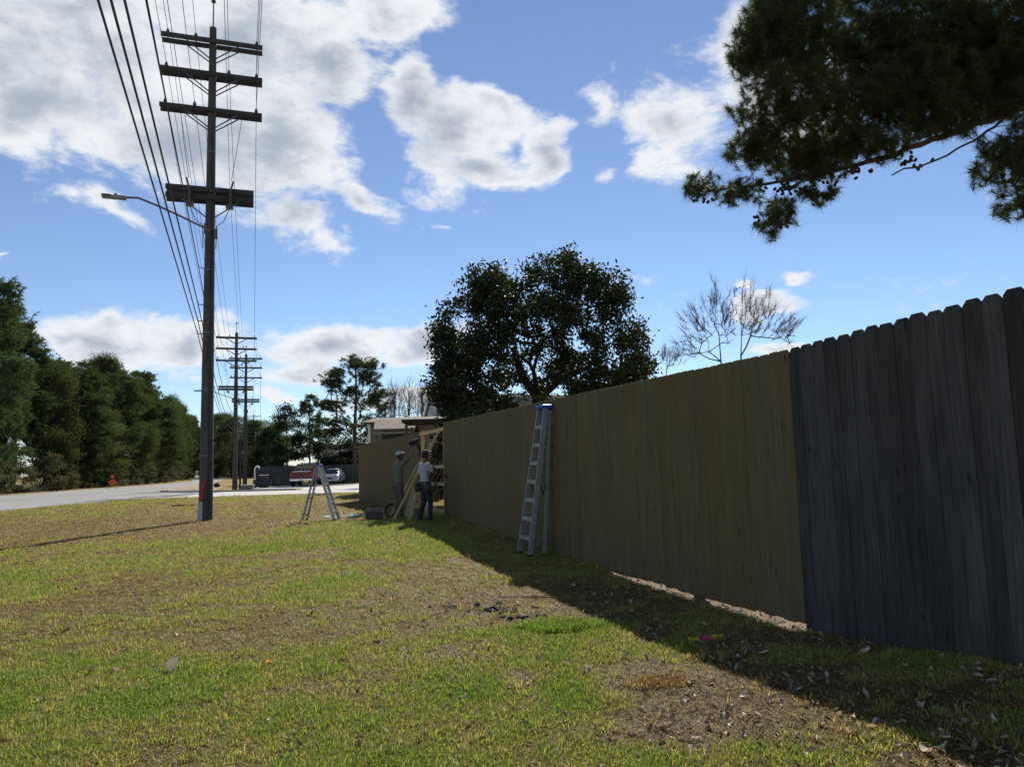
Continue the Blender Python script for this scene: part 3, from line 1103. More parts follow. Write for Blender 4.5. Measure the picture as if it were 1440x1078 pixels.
# ------------------------------------------------------------------ ladders
def ladder(name, Hh, wb, wt, y_f, y_t, y_b, nst, loc, rz, label, tilt=0):
    root = empty(name, loc, rz, label, 'ladder', 'aluminium stepladders')
    A = Vector((0, 0, 1))
    for sx in (-1, 1):
        b = MB()
        p0, p1 = Vector((sx * wb, y_f, .02)), Vector((sx * wt, y_t, Hh - .03))
        b.beam(p0, p1, .03, .075, (0, -1, .3))
        b.build('front_rail', MT['alu'], root)
        MB().box((sx * wb, y_f, .03), (.05, .1, .06), bev=.008).build('foot', MT['rubber'], root)
        b = MB()
        q0, q1 = Vector((sx * wb * .93, y_b, .02)), Vector((sx * wt * .95, y_t + .07, Hh - .06))
        b.beam(q0, q1, .025, .05, (0, 1, .3))
        b.build('rear_rail', MT['alu_dull'], root)
        MB().box((q0.x, q0.y, .025), (.04, .07, .05), bev=.008).build('foot', MT['rubber'], root)
        t = .50
        a, c = p0.lerp(p1, t), q0.lerp(q1, t + .02)
        MB().beam(a, (a + c) / 2 + Vector((0, 0, -.05 if abs(y_b - y_f) > .6 else -.22)), .012, .025).build('spreader', MT['steel'], root)
        MB().beam((a + c) / 2 + Vector((0, 0, -.05 if abs(y_b - y_f) > .6 else -.22)), c, .012, .025).build('spreader', MT['steel'], root)
    for k in range(nst):
        t = (k + 1) / (nst + .95)
        w = wb + (wt - wb) * t
        y = y_f + (y_t - y_f) * t
        b = MB()
        b.box((0, y + .005, .02 + (Hh - .05) * t), (2 * w - .02, .09, .028))
        b.box((0, y - .035, .02 + (Hh - .05) * t - .02), (2 * w - .02, .006, .05))
        b.build('step', MT['alu_tread'], root)
    for t in (.12, .42, .72):
        w = (wb * .93) * (1 - t) + wt * .95 * t
        y = y_b * (1 - t) + (y_t + .07) * t
        MB().beam((-w, y, Hh * t), (w, y, Hh * t), .02, .03).build('rear_brace', MT['alu_dull'], root)
    MB().box((0, y_t + .03, Hh), (2 * wt + .05, .19 if Hh > 2 else .13, .06 if Hh > 2 else .045), bev=.012).build('top_cap', MT['blue_plastic'], root)
    return root


fd = (FA - FJ).normalized()                        # along the fence, away
fn = Vector((fd.y, -fd.x))                         # towards the yard
ang_f = math.atan2(-fn.x, fn.y)                    # local +y -> fn
l1 = G(741, 786)
s1 = (Vector((l1.x, l1.y)) - FJ).dot(fd)
lp = FJ + fd * s1 - fn * .52
ladder('stepladder', 2.34, .27, .145, 0, .38, .24, 7, (lp.x, lp.y, H(lp.x, lp.y)), ang_f, 'tall closed aluminium stepladder with blue cap leaning against the new fence')
l2 = G(452, 734, .06)
ladder('stepladder', 1.47, .25, .14, -.45, 0, .41, 5, (l2.x + .05, l2.y - .35, H(l2.x, l2.y)), R(89), 'smaller aluminium stepladder standing open as an A frame on the lawn')


# ------------------------------------------------------------------ people
def skin_obj(name, chains, mat, parent, sub=2):
    """chains: list of (verts[(pos, radius)], edges); every chain is one skinned component"""
    vs, es, rad, roots = [], [], [], []
    for pts, ed in chains:
        b = len(vs)
        roots.append(b)
        vs += [p for p, r in pts]
        rad += [r for p, r in pts]
        es += [(i + b, j + b) for i, j in ed]
    me = bpy.data.meshes.new(name)
    me.from_pydata([tuple(v) for v in vs], es, [])
    me.materials.append(mat)
    o = link(name, me, parent)
    sk = o.modifiers.new('Skin', 'SKIN')
    sk.use_smooth_shade = True
    sk.branch_smoothing = .3
    lay = me.skin_vertices[0].data
    for i, r in enumerate(rad):
        r = r if isinstance(r, tuple) else (r, r)
        lay[i].radius = r
        lay[i].use_root = i in roots
    s = o.modifiers.new('Sub', 'SUBSURF')
    s.levels = s.render_levels = sub
    return o


def person(loc, rz, J, mats, label, headdir=(0, 1, 0), scale=1.0, extra=None):
    """J: joints, z up, facing +y"""
    root = empty('person', loc, rz, label, 'person')
    root.scale = (scale,) * 3
    V = {k: Vector(v) for k, v in J.items()}
    hd = Vector(headdir).normalized()
    names = ['pelvis', 'waist', 'chest', 'neckb', 'neck', 'head', 'crown']
    V['head'] = V['neck'] + Vector((0, 0, .10)) + hd * .035
    V['crown'] = V['head'] + Vector((0, 0, .075)) - hd * .03
    pts, ed = [], []
    rad = dict(pelvis=(.11, .088), waist=(.095, .07), chest=(.105, .08), neckb=(.075, .07), neck=(.054, .054), head=(.085, .096), crown=(.07, .08))
    idx = {}

    def addv(k, r, par):
        idx[k] = len(pts)
        pts.append((V[k], r))
        if par:
            ed.append((idx[par], idx[k]))
    par = None
    for k in names:
        addv(k, rad[k], par)
        par = k
    V['chin'] = V['head'] + hd * .055 - Vector((0, 0, .075))
    addv('chin', (.045, .04), 'head')
    for s in 'lr':
        addv('hip' + s, .095, 'pelvis')
        addv('knee' + s, .062, 'hip' + s)
        addv('ankle' + s, .042, 'knee' + s)
        V['toe' + s] = V['ankle' + s] + Vector(J.get('toedir' + s, (0, .16, -.045)))
        addv('toe' + s, (.042, .03), 'ankle' + s)
        addv('sh' + s, .046, 'chest')
        addv('el' + s, .038, 'sh' + s)
        addv('wr' + s, .029, 'el' + s)
        d = (V['wr' + s] - V['el' + s]).normalized()
        V['palm' + s] = V['wr' + s] + d * .075
        addv('palm' + s, (.042, .02), 'wr' + s)
    chains = [(pts, ed)]
    for s in 'lr':
        d = (V['wr' + s] - V['el' + s]).normalized()
        side = d.cross(Vector((0, 0, 1)))
        if side.length < .2:
            side = d.cross(Vector((0, 1, 0)))
        side.normalize()
        nrm = side.cross(d) * (1 if s == 'l' else 1)
        for k, Lf in enumerate((.062, .072, .068, .052)):
            b0 = V['palm' + s] + side * (.026 - .0175 * k)
            a = b0 + d * (.03 + Lf * .5) - nrm * .012
            e = a + d * Lf * .4 - nrm * .03
            chains.append(([(b0, .010), (a, .009), (e, .008)], [(0, 1), (1, 2)]))
        t0 = V['wr' + s] + d * .03 + side * .02
        t1 = t0 + side * .035 + d * .035
        t2 = t1 + d * .035 + side * .004 - nrm * .01
        chains.append(([(t0, .013), (t1, .011), (t2, .009)], [(0, 1), (1, 2)]))
    skin_obj('body', chains, mats['skin'], root)
    # face: nose, ears, eyes, brows, mouth sit on the head
    sd_ = hd.cross(Vector((0, 0, 1))).normalized()
    upv = sd_.cross(hd)
    fb = MB()
    hc = V['head']
    fb.ball(hc + hd * .103 - upv * .012, .014, 6, 5, (1, 1.3, 1.6))
    for q in (-1, 1):
        fb.ball(hc + sd_ * .088 * q - upv * .005 - hd * .01, .026, 6, 5, (.45, .7, 1.1))
    fb.build('face_features', mats['skin'], root, True)
    ey = MB()
    for q in (-1, 1):
        ey.ball(hc + hd * .088 + sd_ * .032 * q + upv * .018, .011, 6, 5)
    ey.ball(hc + hd * .088 - upv * .052, .012, 6, 4, (1.6, 1, .4))
    ey.build('eyes_and_mouth', MT['black'], root, True)
    # shirt and trousers: stations of ellipses fused into one cloth surface
    def cloth(name, stations, mat, cut=None):
        b = MB()
        for chain in stations:
            for (a, ra), (c, rc) in zip(chain[:-1], chain[1:]):
                a, c = Vector(a), Vector(c)
                m = max(2, int((c - a).length / .03))
                for q in range(m + 1):
                    t = q / m
                    r_ = [ra[k] * (1 - t) + rc[k] * t for k in range(3)]
                    b.ball(a.lerp(c, t), 1.0, 12, 8, r_)
        o = b.build(name, mat, root, True)
        rm = o.modifiers.new('remesh', 'REMESH')
        rm.mode = 'VOXEL'
        rm.voxel_size = .016
        rm.use_smooth_shade = True
        sm = o.modifiers.new('smooth', 'SMOOTH')
        sm.iterations = 4
        return o
    st = [[(V['pelvis'] + Vector((0, 0, .0)), (.158, .122, .06)), (V['waist'], (.148, .112, .06)), (V['chest'], (.172, .122, .07)), (V['neckb'] - Vector((0, 0, .045)), (.11, .09, .045))]]
    for s in 'lr':
        e = V['sh' + s].lerp(V['el' + s], .64)
        st.append([(V['chest'] + Vector((0, 0, .05)), (.09, .08, .07)), (V['sh' + s], (.072, .072, .072)), (V['sh' + s].lerp(V['el' + s], .3), (.064, .064, .064)), (e, (.062, .062, .062))])
    cloth('shirt', st, mats['shirt'])
    st = [[(V['pelvis'] + Vector((0, 0, .05)), (.146, .112, .05)), (V['pelvis'] - Vector((0, .012, .07)), (.158, .126, .06))]]
    for s in 'lr':
        a = V['ankle' + s]
        st.append([(V['pelvis'].lerp(V['hip' + s], .8) - Vector((0, 0, .05)), (.098, .108, .09)), (V['hip' + s].lerp(V['knee' + s], .45), (.083, .09, .07)), (V['knee' + s], (.066, .07, .06)), (a + Vector((0, 0, .12)), (.06, .066, .05)), (a + Vector((0, 0, .01)), (.062, .07, .045))])
    cloth('trousers', st, mats['trousers'])
    for s in 'lr':
        td = (V['toe' + s] - V['ankle' + s])
        td.z = 0
        td.normalize()
        c = V['ankle' + s]
        ch = [([(Vector((c.x, c.y, .05)) - td * .055, (.046, .048)), (Vector((c.x, c.y, .06)), (.05, .056)), (Vector((c.x, c.y, .045)) + td * .1, (.05, .04)), (Vector((c.x, c.y, .036)) + td * .175, (.042, .03))], [(0, 1), (1, 2), (2, 3)])]
        skin_obj('shoe', ch, mats['shoe'], root, 1)
    # cap
    cp = MB()
    cc = V['head'] + Vector((0, 0, .065)) - hd * .012
    M3 = Matrix((sd_, hd, upv)).transposed()
    nu, rows = 14, 5
    vs, fs = [], []
    for j in range(rows + 1):
        t = (PI / 2) * j / rows
        for q in range(nu):
            a = 2 * PI * q / nu
            vs.append(cc + M3 @ Vector((.094 * math.cos(t) * math.cos(a), .108 * math.cos(t) * math.sin(a), .085 * math.sin(t))))
    for j in range(rows):
        for q in range(nu):
            fs.append((j * nu + q, j * nu + (q + 1) % nu, (j + 1) * nu + (q + 1) % nu, (j + 1) * nu + q))
    cp.add(vs, fs)
    br = [(math.cos(a) * .08, .085 + math.sin(a) * .085) for a in [PI * i / 8 for i in range(9)]]
    cp.prism(br, -.006, .004, Matrix.Translation(cc) @ M3.to_4x4())
    cp.build('cap', mats['cap'], root, True)
    hr = MB()
    hr.ball(V['head'] - hd * .022 + Vector((0, 0, .012)), .09, 10, 8, (.96, 1.0, .95))
    hr.build('hair', MT['black'], root, True)
    return root, V


def base_joints():
    return dict(pelvis=(0, 0, .95), waist=(0, .005, 1.10), chest=(0, 0, 1.32), neckb=(0, -.005, 1.44), neck=(0, .01, 1.51),
                hipl=(-.095, 0, .90), hipr=(.095, 0, .90), kneel=(-.10, .025, .49), kneer=(.10, .02, .49), anklel=(-.11, -.02, .085), ankler=(.11, 0, .085),
                shl=(-.185, -.005, 1.40), shr=(.185, -.005, 1.40), ell=(-.24, -.03, 1.12), elr=(.24, -.03, 1.12), wrl=(-.22, .12, .92), wrr=(.22, .12, .92))


w1 = G(598, 735, .14)
Jn = base_joints()
Jn.update(elr=(.23, .17, 1.19), wrr=(.17, .42, 1.13), ell=(-.24, -.07, 1.13), wrl=(-.2, .13, .98), anklel=(-.10, -.10, .085), kneel=(-.10, .02, .50), ankler=(.11, .08, .085), kneer=(.1, .10, .50))
p1, V1 = person((w1.x, w1.y, H(w1.x, w1.y) - .0), R(-62), Jn, dict(skin=MT['skin'], shirt=MT['shirt_grey'], trousers=MT['jeans'], cap=MT['cap_dark'], shoe=MT['shoe']),
                'worker in pale grey tee shirt, dark cap and tool belt beside the open frame', headdir=(-.1, .9, .35), scale=.985)
tb = MB()
tb.tube([(math.cos(a) * .158, math.sin(a) * .134, .985) for a in [2 * PI * i / 16 for i in range(17)]], .024, 6)
tb.build('tool_belt', MT['leather'], p1, True)
for sx, yy in ((-.19, -.02), (.18, .02), (-.1, -.14)):
    MB().box((sx, yy, .87), (.10, .16, .22), bev=.03).build('tool_pouch', MT['leather'], p1, True)

w2 = Vector((-3.02, 19.75))
Jn = base_joints()
Jn.update(shl=(-.17, .03, 1.43), shr=(.17, .05, 1.43), ell=(-.21, .24, 1.62), elr=(.2, .26, 1.62), wrl=(-.1, .36, 1.84), wrr=(.06, .42, 1.84))
p2, V2 = person((w2.x, w2.y, H(w2.x, w2.y)), R(-55), Jn, dict(skin=MT['skin_light'], shirt=MT['shirt_tan'], trousers=MT['khaki'], cap=MT['cap_white'], shoe=MT['shoe']),
                'worker in tan shirt and white cap behind the leaning boards with both arms raised', headdir=(0, .9, .3), scale=1.0)
MB().box((-.165, -.02, .88), (.09, .16, .24), bev=.03).build('tool_pouch', MT['leather'], p2, True)
# nail gun held overhead: body, magazine, grip
c2, s2_ = math.cos(R(-55)), math.sin(R(-55))


def w2w(x, y, z):
    return (w2.x + x * c2 - y * s2_, w2.y + x * s2_ + y * c2, z + H(w2.x, w2.y))


ng = empty('nail_gun', w2w(-.02, .44, 1.92), R(-55), 'black nail gun held up in the raised hands of the worker in tan', 'nail gun')
MB().box((0, .02, .08), (.09, .30, .10), Matrix.Rotation(.35, 3, 'X'), bev=.02).build('motor_body', MT['black'], ng, True)
MB().box((0, .02, -.04), (.045, .06, .18), Matrix.Rotation(-.25, 3, 'X'), bev=.012).build('grip', MT['black'], ng, True)
MB().box((0, .16, -.04), (.035, .05, .30), Matrix.Rotation(.5, 3, 'X'), bev=.01).build('magazine', MT['black'], ng, True)

# ------------------------------------------------------------------ lumber, tools
def leaning(name, a, c, w, t, mat, label, cat, up=(0, 0, 1), group=None):
    a, c = Vector(a), Vector(c)
    d = (c - a)
    L = d.length
    b = MB()
    b.beam(a, c, w, t, up)
    o = b.build(name, mat, None, False, a, a)
    return tag(o, label, cat, group)


def onf(s, off, z):                    # a point by the open frame: s along it from its near end, off in front of it
    n1 = Vector((d1.y, -d1.x))
    p = FA + d1 * s - n1 * off
    return Vector((p.x, p.y, H(p.x, p.y) + z))


a0 = G(553, 733, .13)
leaning('lumber_board', (a0.x, a0.y, H(a0.x, a0.y) + .02), P(617, 606, 19.95), .09, .04, MT['lumber'], 'longer pale board leaning against the open fence frame', 'board', (-.9, -.3, .4), 'boards leaning on the fence frame')
a1 = G(549, 727, .13)
leaning('lumber_board', (a1.x, a1.y, H(a1.x, a1.y) + .02), P(605, 622, 20.4), .09, .04, MT['lumber'], 'shorter pale board leaning just behind the longer one', 'board', (-.9, -.3, .4), 'boards leaning on the fence frame')
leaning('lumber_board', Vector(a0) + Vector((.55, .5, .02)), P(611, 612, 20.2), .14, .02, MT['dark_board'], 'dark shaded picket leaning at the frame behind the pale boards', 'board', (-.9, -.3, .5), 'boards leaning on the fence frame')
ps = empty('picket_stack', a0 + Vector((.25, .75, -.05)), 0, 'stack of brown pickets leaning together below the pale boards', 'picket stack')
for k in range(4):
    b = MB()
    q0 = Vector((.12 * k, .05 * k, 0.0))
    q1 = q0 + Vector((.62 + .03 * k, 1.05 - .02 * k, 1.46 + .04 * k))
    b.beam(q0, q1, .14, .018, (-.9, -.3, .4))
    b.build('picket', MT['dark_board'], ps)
# sawhorse beside the worker
sh = G(582, 733, .14)
sw = empty('sawhorse', (sh.x + .02, sh.y + .55, H(sh.x, sh.y)), R(104), 'dark wooden sawhorse with splayed pale legs left of the standing worker', 'sawhorse')
MB().box((0, 0, .84), (.8, .09, .09)).build('top_beam', MT['dark_board'], sw)
for sx in (-1, 1):
    for sy in (-1, 1):
        MB().beam((sx * .38, sy * .03, .82), (sx * .47, sy * .26, 0), .035, .085).build('leg', MT['lumber'], sw)
    MB().beam((sx * .43, -.17, .36), (sx * .43, .17, .36), .02, .08).build('brace', MT['lumber'], sw)
tb_ = G(527, 733, .1)
tl = empty('tool_box', (tb_.x, tb_.y, H(tb_.x, tb_.y)), R(8), 'open dark tool box on the grass left of the leaning boards', 'tool box')
b = MB()
b.box((0, 0, .02), (.46, .28, .03))
for sx in (-1, 1):
    b.box((sx * .22, 0, .13), (.02, .28, .2))
for sy in (-1, 1):
    b.box((0, sy * .13, .13), (.42, .02, .2))
b.build('tray', MT['tool_case'], tl)
MB().beam((-.22, 0, .3), (.22, 0, .3), .03, .03).build('handle', MT['steel'], tl)
b = MB()
for k in range(5):
    b.box((random.uniform(-.15, .15), random.uniform(-.08, .08), .22), (.04, .05, .16), Euler((random.uniform(-.6, .6), random.uniform(-.6, .6), 0)).to_matrix())
b.build('tools', MT['steel'], tl)
cc = G(551, 730, .12)
ce = MB()
for k in range(7):
    pts = [((.17 + .012 * (k % 3)) * math.cos(a), .03 * (k - 3) * .4, .21 + (.17 + .012 * (k % 3)) * math.sin(a)) for a in [2 * PI * i / 22 for i in range(23)]]
    ce.tube(pts, .011, 5)
o = ce.build('cable_coil', MT['coil'], None, True, (0, 0, 0), (cc.x - .1, cc.y + .45, H(cc.x, cc.y)))
o.rotation_euler = (R(-22), 0, R(-10))
tag(o, 'coil of dark blue air hose propped by the leaning boards', 'hose coil')
hz = []
hb = Vector((cc.x - .1, cc.y + .3))
for k in range(30):
    t = k / 29
    x, y = hb.x + t * 1.1 + .12 * math.sin(t * 9), hb.y - t * .9 + .1 * math.cos(t * 7)
    hz.append((x, y, H(x, y) + .02))
tag(MB().tube(hz, .009, 5).build('air_hose', MT['coil'], None, True, hz[0], hz[0]), 'thin dark hose trailing on the grass from the coil to the worker', 'hose')


def crumple(name, c, rx, ry, amp, mat, label, cat, rz=0, n=18, seed=0, lift=.01):
    xs = np.linspace(-1, 1, n)
    X, Y = np.meshgrid(xs, xs)
    edge = 1 + .35 * (fbm(X * 1.5 + seed, Y * 1.5, seed, 3) - .5)
    x, y = X * rx * edge, Y * ry * edge
    ca, sa = math.cos(rz), math.sin(rz)
    wx, wy = c[0] + x * ca - y * sa, c[1] + x * sa + y * ca
    z = np.abs(fbm(X * 2.6 + 9, Y * 2.6 + seed, 4 + seed, 4) - .5) * 2 * amp + lift + hgt(wx.ravel(), wy.ravel()).reshape(wx.shape)
    base = Vector((c[0], c[1], H(c[0], c[1])))
    v = np.stack([wx.ravel() - base.x, wy.ravel() - base.y, z.ravel() - base.z], 1)
    i = np.arange(n * n).reshape(n, n)
    q = np.stack([i[:-1, :-1].ravel(), i[:-1, 1:].ravel(), i[1:, 1:].ravel(), i[1:, :-1].ravel()], 1)
    o = link(name, mesh_np(name, v, [q], mat, False), None, base)
    sm = o.modifiers.new('thick', 'SOLIDIFY')
    sm.thickness = .002
    return tag(o, label, cat)


c = G(495, 728, .08)
crumple('plastic_sheet', (c.x, c.y + .2), .85, .42, .05, MT['sheet'], 'pale turquoise plastic sheet lying on the grass by the open stepladder', 'sheet', .35, 20, 3)
c = GG(990, 904)
wr = empty('wrapper', (c.x, c.y, H(c.x, c.y)), .3, 'crumpled pink and yellow wrapper on the shaded grass', 'wrapper')
b = MB()
n = 9
for nm, x0, x1, w, mt in (('pink_middle', -.055, .055, .05, 'pink'), ('yellow_end', -.14, -.052, .03, 'yellow'), ('yellow_end', .052, .17, .025, 'yellow')):
    b = MB()
    vs, fs = [], []
    for i in range(n):
        t = i / (n - 1)
        x = x0 + (x1 - x0) * t
        for j in range(5):
            y = (j - 2) / 2 * w * (.8 + .3 * math.sin(t * 7))
            vs.append((x, y, .035 + .018 * math.cos((j - 2) * 1.0) + random.uniform(-.008, .008)))
    for i in range(n - 1):
        for j in range(4):
            fs.append((i * 5 + j, i * 5 + j + 1, i * 5 + j + 6, i * 5 + j + 5))
    b.add(vs, fs)
    o = b.build(nm, MT[mt], wr)
    sm = o.modifiers.new('thick', 'SOLIDIFY')
    sm.thickness = .002

# ------------------------------------------------------------------ vehicles
def lathe_wheel(root, x, y, r, w):
    b = MB()
    b.tube([(x - w / 2, y, r), (x - w / 2 + .03, y, r), (x + w / 2 - .03, y, r), (x + w / 2, y, r)], [r * .92, r, r, r * .92], 20)
    t = b.build('wheel', MT['rubber'], root, True)
    sgn = 1 if x > 0 else -1
    MB().tube([(x + sgn * (w / 2 + .002), y, r), (x + sgn * (w / 2 + .014), y, r)], [r * .62, r * .55], 12).build('rim', MT['steel'], t, True)


def loft(sections, mat, name, root, bev=.03):
    """sections: (y, half_width, z_bottom, z_top, top_half_width) along the car, rear at low y"""
    b = MB()
    vs, fs = [], []
    k = 10
    for (y, w, z0, z1, wt) in sections:
        zm = z0 + (z1 - z0) * .55
        vs += [(-w * .93, y, z0), (-w, y, z0 + .1), (-w, y, zm), (-wt, y, z1 - .03), (-wt + .05, y, z1), (wt - .05, y, z1), (wt, y, z1 - .03), (w, y, zm), (w, y, z0 + .1), (w * .93, y, z0)]
    n = len(sections)
    for i in range(n - 1):
        for j in range(k):
            a, c = i * k + j, i * k + (j + 1) % k
            fs.append((a, c, c + k, a + k))
    fs += [tuple(range(k - 1, -1, -1)), tuple(range((n - 1) * k, n * k))]
    b.add(vs, fs)
    return b.build(name, mat, root, True)


tp = G(424, 684)
tr = empty('pickup_truck', (tp.x, tp.y, .022), R(6), 'red pickup truck parked with its tailgate towards the lawn', 'truck')
loft([(0, .96, .5, 1.22, .93), (.06, 1.0, .45, 1.28, .96), (1.9, 1.0, .42, 1.28, .96), (2.0, 1.0, .42, 1.24, .95), (3.7, 1.0, .42, 1.22, .95), (4.9, .98, .42, 1.18, .9), (5.45, .9, .48, 1.05, .82)], MT['red_paint'], 'body', tr)
loft([(2.0, .92, 1.2, 1.88, .76), (2.1, .92, 1.2, 1.92, .74), (3.1, .92, 1.2, 1.94, .72), (3.9, .9, 1.18, 1.6, .75), (4.3, .9, 1.15, 1.22, .8)], MT['red_paint'], 'cab', tr)
MB().box((0, 1.985, 1.60), (1.5, .05, .40), bev=.02).build('rear_window', MT['glass_dark'], tr)
tg = MB().box((0, -.02, .92), (1.52, .06, .58), bev=.02).build('tailgate', MT['red_paint'], tr)
MB().box((0, -.055, 1.0), (.26, .02, .08), bev=.008).build('handle', MT['black'], tg)
MB().box((0, -.01, 1.262), (1.56, .07, .06), bev=.015).build('tailgate_cap', MT['chrome'], tr)
for sx in (-1, 1):
    MB().box((sx * .89, -.01, .98), (.18, .08, .44), bev=.02).build('tail_light', MT['tail_light'], tr)
    MB().box((sx * 1.13, 3.5, 1.32), (.2, .12, .22), bev=.03).build('mirror', MT['black'], tr)
    MB().box((sx * .90, 2.75, 1.55), (.03, 1.2, .36), Matrix.Rotation(sx * -.28, 3, 'Y'), bev=.01).build('side_window', MT['glass_dark'], tr)
    for y in (.95, 4.45):
        lathe_wheel(tr, sx * .88, y, .38, .26)
bp = MB().box((0, -.12, .55), (1.9, .2, .2), bev=.04).build('rear_bumper', MT['chrome'], tr)
MB().box((0, -.23, .60), (.32, .015, .16)).build('licence_plate', MT['white_plastic'], bp)
MB().box((0, .6, 1.26), (1.6, 1.0, .03)).build('bed_floor_cover', MT['black'], tr)

cp_ = G(466, 681)
ca = empty('parked_car', (cp_.x, cp_.y - 1.0, .022), R(4), 'silver sedan parked right of the red truck', 'car')
loft([(0, .74, .45, .72, .68), (.12, .84, .3, .82, .78), (.9, .89, .26, .94, .82), (3.3, .9, .26, .98, .82), (4.3, .87, .28, 1.0, .76), (4.55, .78, .4, .9, .68)], MT['silver_paint'], 'body', ca)
loft([(1.0, .80, .88, .95, .74), (1.7, .78, .9, 1.36, .6), (2.3, .78, .92, 1.43, .58), (3.0, .78, .92, 1.41, .58), (3.9, .78, .92, 1.02, .7)], MT['silver_paint'], 'roof', ca)
MB().box((0, 1.33, 1.165), (1.24, .68, .025), Matrix.Rotation(R(33), 3, 'X'), bev=.01).build('windscreen', MT['glass_dark'], ca)
for sx in (-1, 1):
    MB().box((sx * .62, .07, .66), (.3, .14, .13), bev=.03).build('headlight', MT['head_light'], ca)
    MB().box((sx * .735, 2.4, 1.16), (.02, 1.5, .3), Matrix.Rotation(sx * -.42, 3, 'Y'), bev=.008).build('side_window', MT['glass_dark'], ca)
    MB().box((sx * .98, 1.45, 1.0), (.18, .1, .13), bev=.03).build('mirror', MT['silver_paint'], ca)
    for y in (.85, 3.6):
        lathe_wheel(ca, sx * .8, y, .32, .2)
MB().box((0, .0, .56), (.7, .06, .14), bev=.02).build('grille', MT['black'], ca)
MB().box((0, .02, .38), (1.4, .14, .14), bev=.04).build('front_bumper', MT['silver_paint'], ca)
MB().box((0, -.06, .42), (.3, .015, .14)).build('licence_plate', MT['white_plastic'], ca)

# ------------------------------------------------------------------ roadside items
sg = G(158, 687)
rs = empty('road_sign', (sg.x, sg.y, 0), R(28), 'bright orange diamond road work sign on a low stand by the far road edge', 'road sign')
MB().box((0, 0, .62), (.56, .012, .56), Matrix.Rotation(PI / 4, 3, 'Y'), bev=.004).build('sign_panel', MT['orange'], rs)
for sx in (-1, 1):
    MB().beam((0, .03, .3), (sx * .5, .25 * sx, 0), .03, .03).build('stand_leg', MT['steel'], rs)
MB().beam((0, .02, .2), (0, .02, 1.1), .03, .03).build('upright', MT['steel'], rs)
fl = MB().prism([(-.22, 0), (.22, 0), (.16, .26), (-.12, .3)], -.01, .01, Matrix.Translation((-.05, .02, 1.1)) @ Matrix.Rotation(PI / 2, 4, 'X'))
fl.build('flag', MT['orange'], rs)
bb = G(348, 688)
tb2 = empty('trash_bin', (bb.x + .1, bb.y + 3.5, 0), R(12), 'black wheeled trash bin beside the far poles', 'trash bin')
b = MB()
b.add([(-.27, -.3, .05), (.27, -.3, .05), (.27, .3, .05), (-.27, .3, .05), (-.34, -.38, 1.0), (.34, -.38, 1.0), (.34, .38, 1.0), (-.34, .38, 1.0)], [(3, 2, 1, 0), (4, 5, 6, 7), (0, 1, 5, 4), (1, 2, 6, 5), (2, 3, 7, 6), (3, 0, 4, 7)])
b.build('bin_body', MT['bin'], tb2)
MB().box((0, 0, 1.04), (.74, .84, .07), Matrix.Rotation(.06, 3, 'X'), bev=.02).build('lid', MT['bin'], tb2)
for sx in (-1, 1):
    MB().tube([(sx * .3, .32, .12), (sx * .36, .32, .12)], .12, 12).build('wheel', MT['rubber'], tb2)
ub = G(346, 688)
ue = empty('utility_box', (ub.x, ub.y + .3, 0), R(5), 'low grey utility box at the foot of the third pole', 'utility box')
MB().box((0, 0, .16), (.95, .6, .34), bev=.03).build('cabinet', MT['galv'], ue)
MB().box((0, 0, .345), (1.0, .65, .05), bev=.015).build('lid', MT['concrete'], ue)
lp_ = G(355, 687)
le = empty('yard_post', (lp_.x, lp_.y + .5, 0), R(10), 'pale yard post with curved top at the left end of the grey fence', 'post')
MB().tube([(0, 0, 0), (0, 0, 1.55), (.06, 0, 1.75), (.2, 0, 1.82), (.33, 0, 1.75), (.36, 0, 1.6)], .055, 8).build('pipe', MT['white_plastic'], le, True)
MB().box((.0, 0, .35), (.2, .2, .7), bev=.02).build('planter_base', MT['bin'], le)
gp = G(337.5, 688)
ge_ = empty('guard_post', (gp.x, gp.y, 0), 0, 'slim dark pole standing between the second and third utility poles', 'post')
MB().tube([(0, 0, 0), (0, 0, 4.3)], [.09, .07], 8).build('shaft', MT['black'], ge_, True)
MB().box((.05, 0, 2.9), (.3, .2, .3), bev=.03).build('meter_box', MT['bin'], ge_)
bg_ = G(305, 685)
bgm = MB()
bgm.ball((0, 0, .2), .3, 12, 8, (1.1, .8, .7))
bgm.ball((.12, .05, .36), .12, 8, 6, (1, 1, 1.2))
tag(bgm.build('rubbish_bag', MT['black'], None, True, (0, 0, 0), (bg_.x, bg_.y, 0)), 'black rubbish bag on the verge just right of the nearest pole', 'bag')
sb = G(257, 712)
tag(MB().tube([(0, 0, .03), (.3, .05, .05), (.7, .02, .03), (1.0, .12, .04)], [.03, .035, .03, .02], 6).build('fallen_branch', MT['bark'], None, True, (0, 0, 0), (sb.x - .5, sb.y, H(sb.x, sb.y))), 'short dark branch on the brown lawn left of the nearest pole', 'branch')


# ------------------------------------------------------------------ houses
def shingle_rows(root, a, bvec, slope, rows, mat, thick=.03):
    """courses of shingles: each row one lapped slab along the eave"""
    a, bvec, slope = Vector(a), Vector(bvec), Vector(slope)
    nrm = bvec.cross(slope).normalized()
    if nrm.z < 0:
        nrm = -nrm
    for k in range(rows):
        t0, t1 = k / rows, (k + 1.15) / rows
        p = [a + slope * t0 + nrm * thick, a + bvec + slope * t0 + nrm * thick, a + bvec + slope * min(1, t1) + nrm * .004, a + slope * min(1, t1) + nrm * .004]
        b = MB()
        q = [v - nrm * .02 for v in p]
        b.add(p + q, [(0, 1, 2, 3), (7, 6, 5, 4), (0, 4, 5, 1), (1, 5, 6, 2), (2, 6, 7, 3), (3, 7, 4, 0)])
        b.build('shingle_course', mat, root)


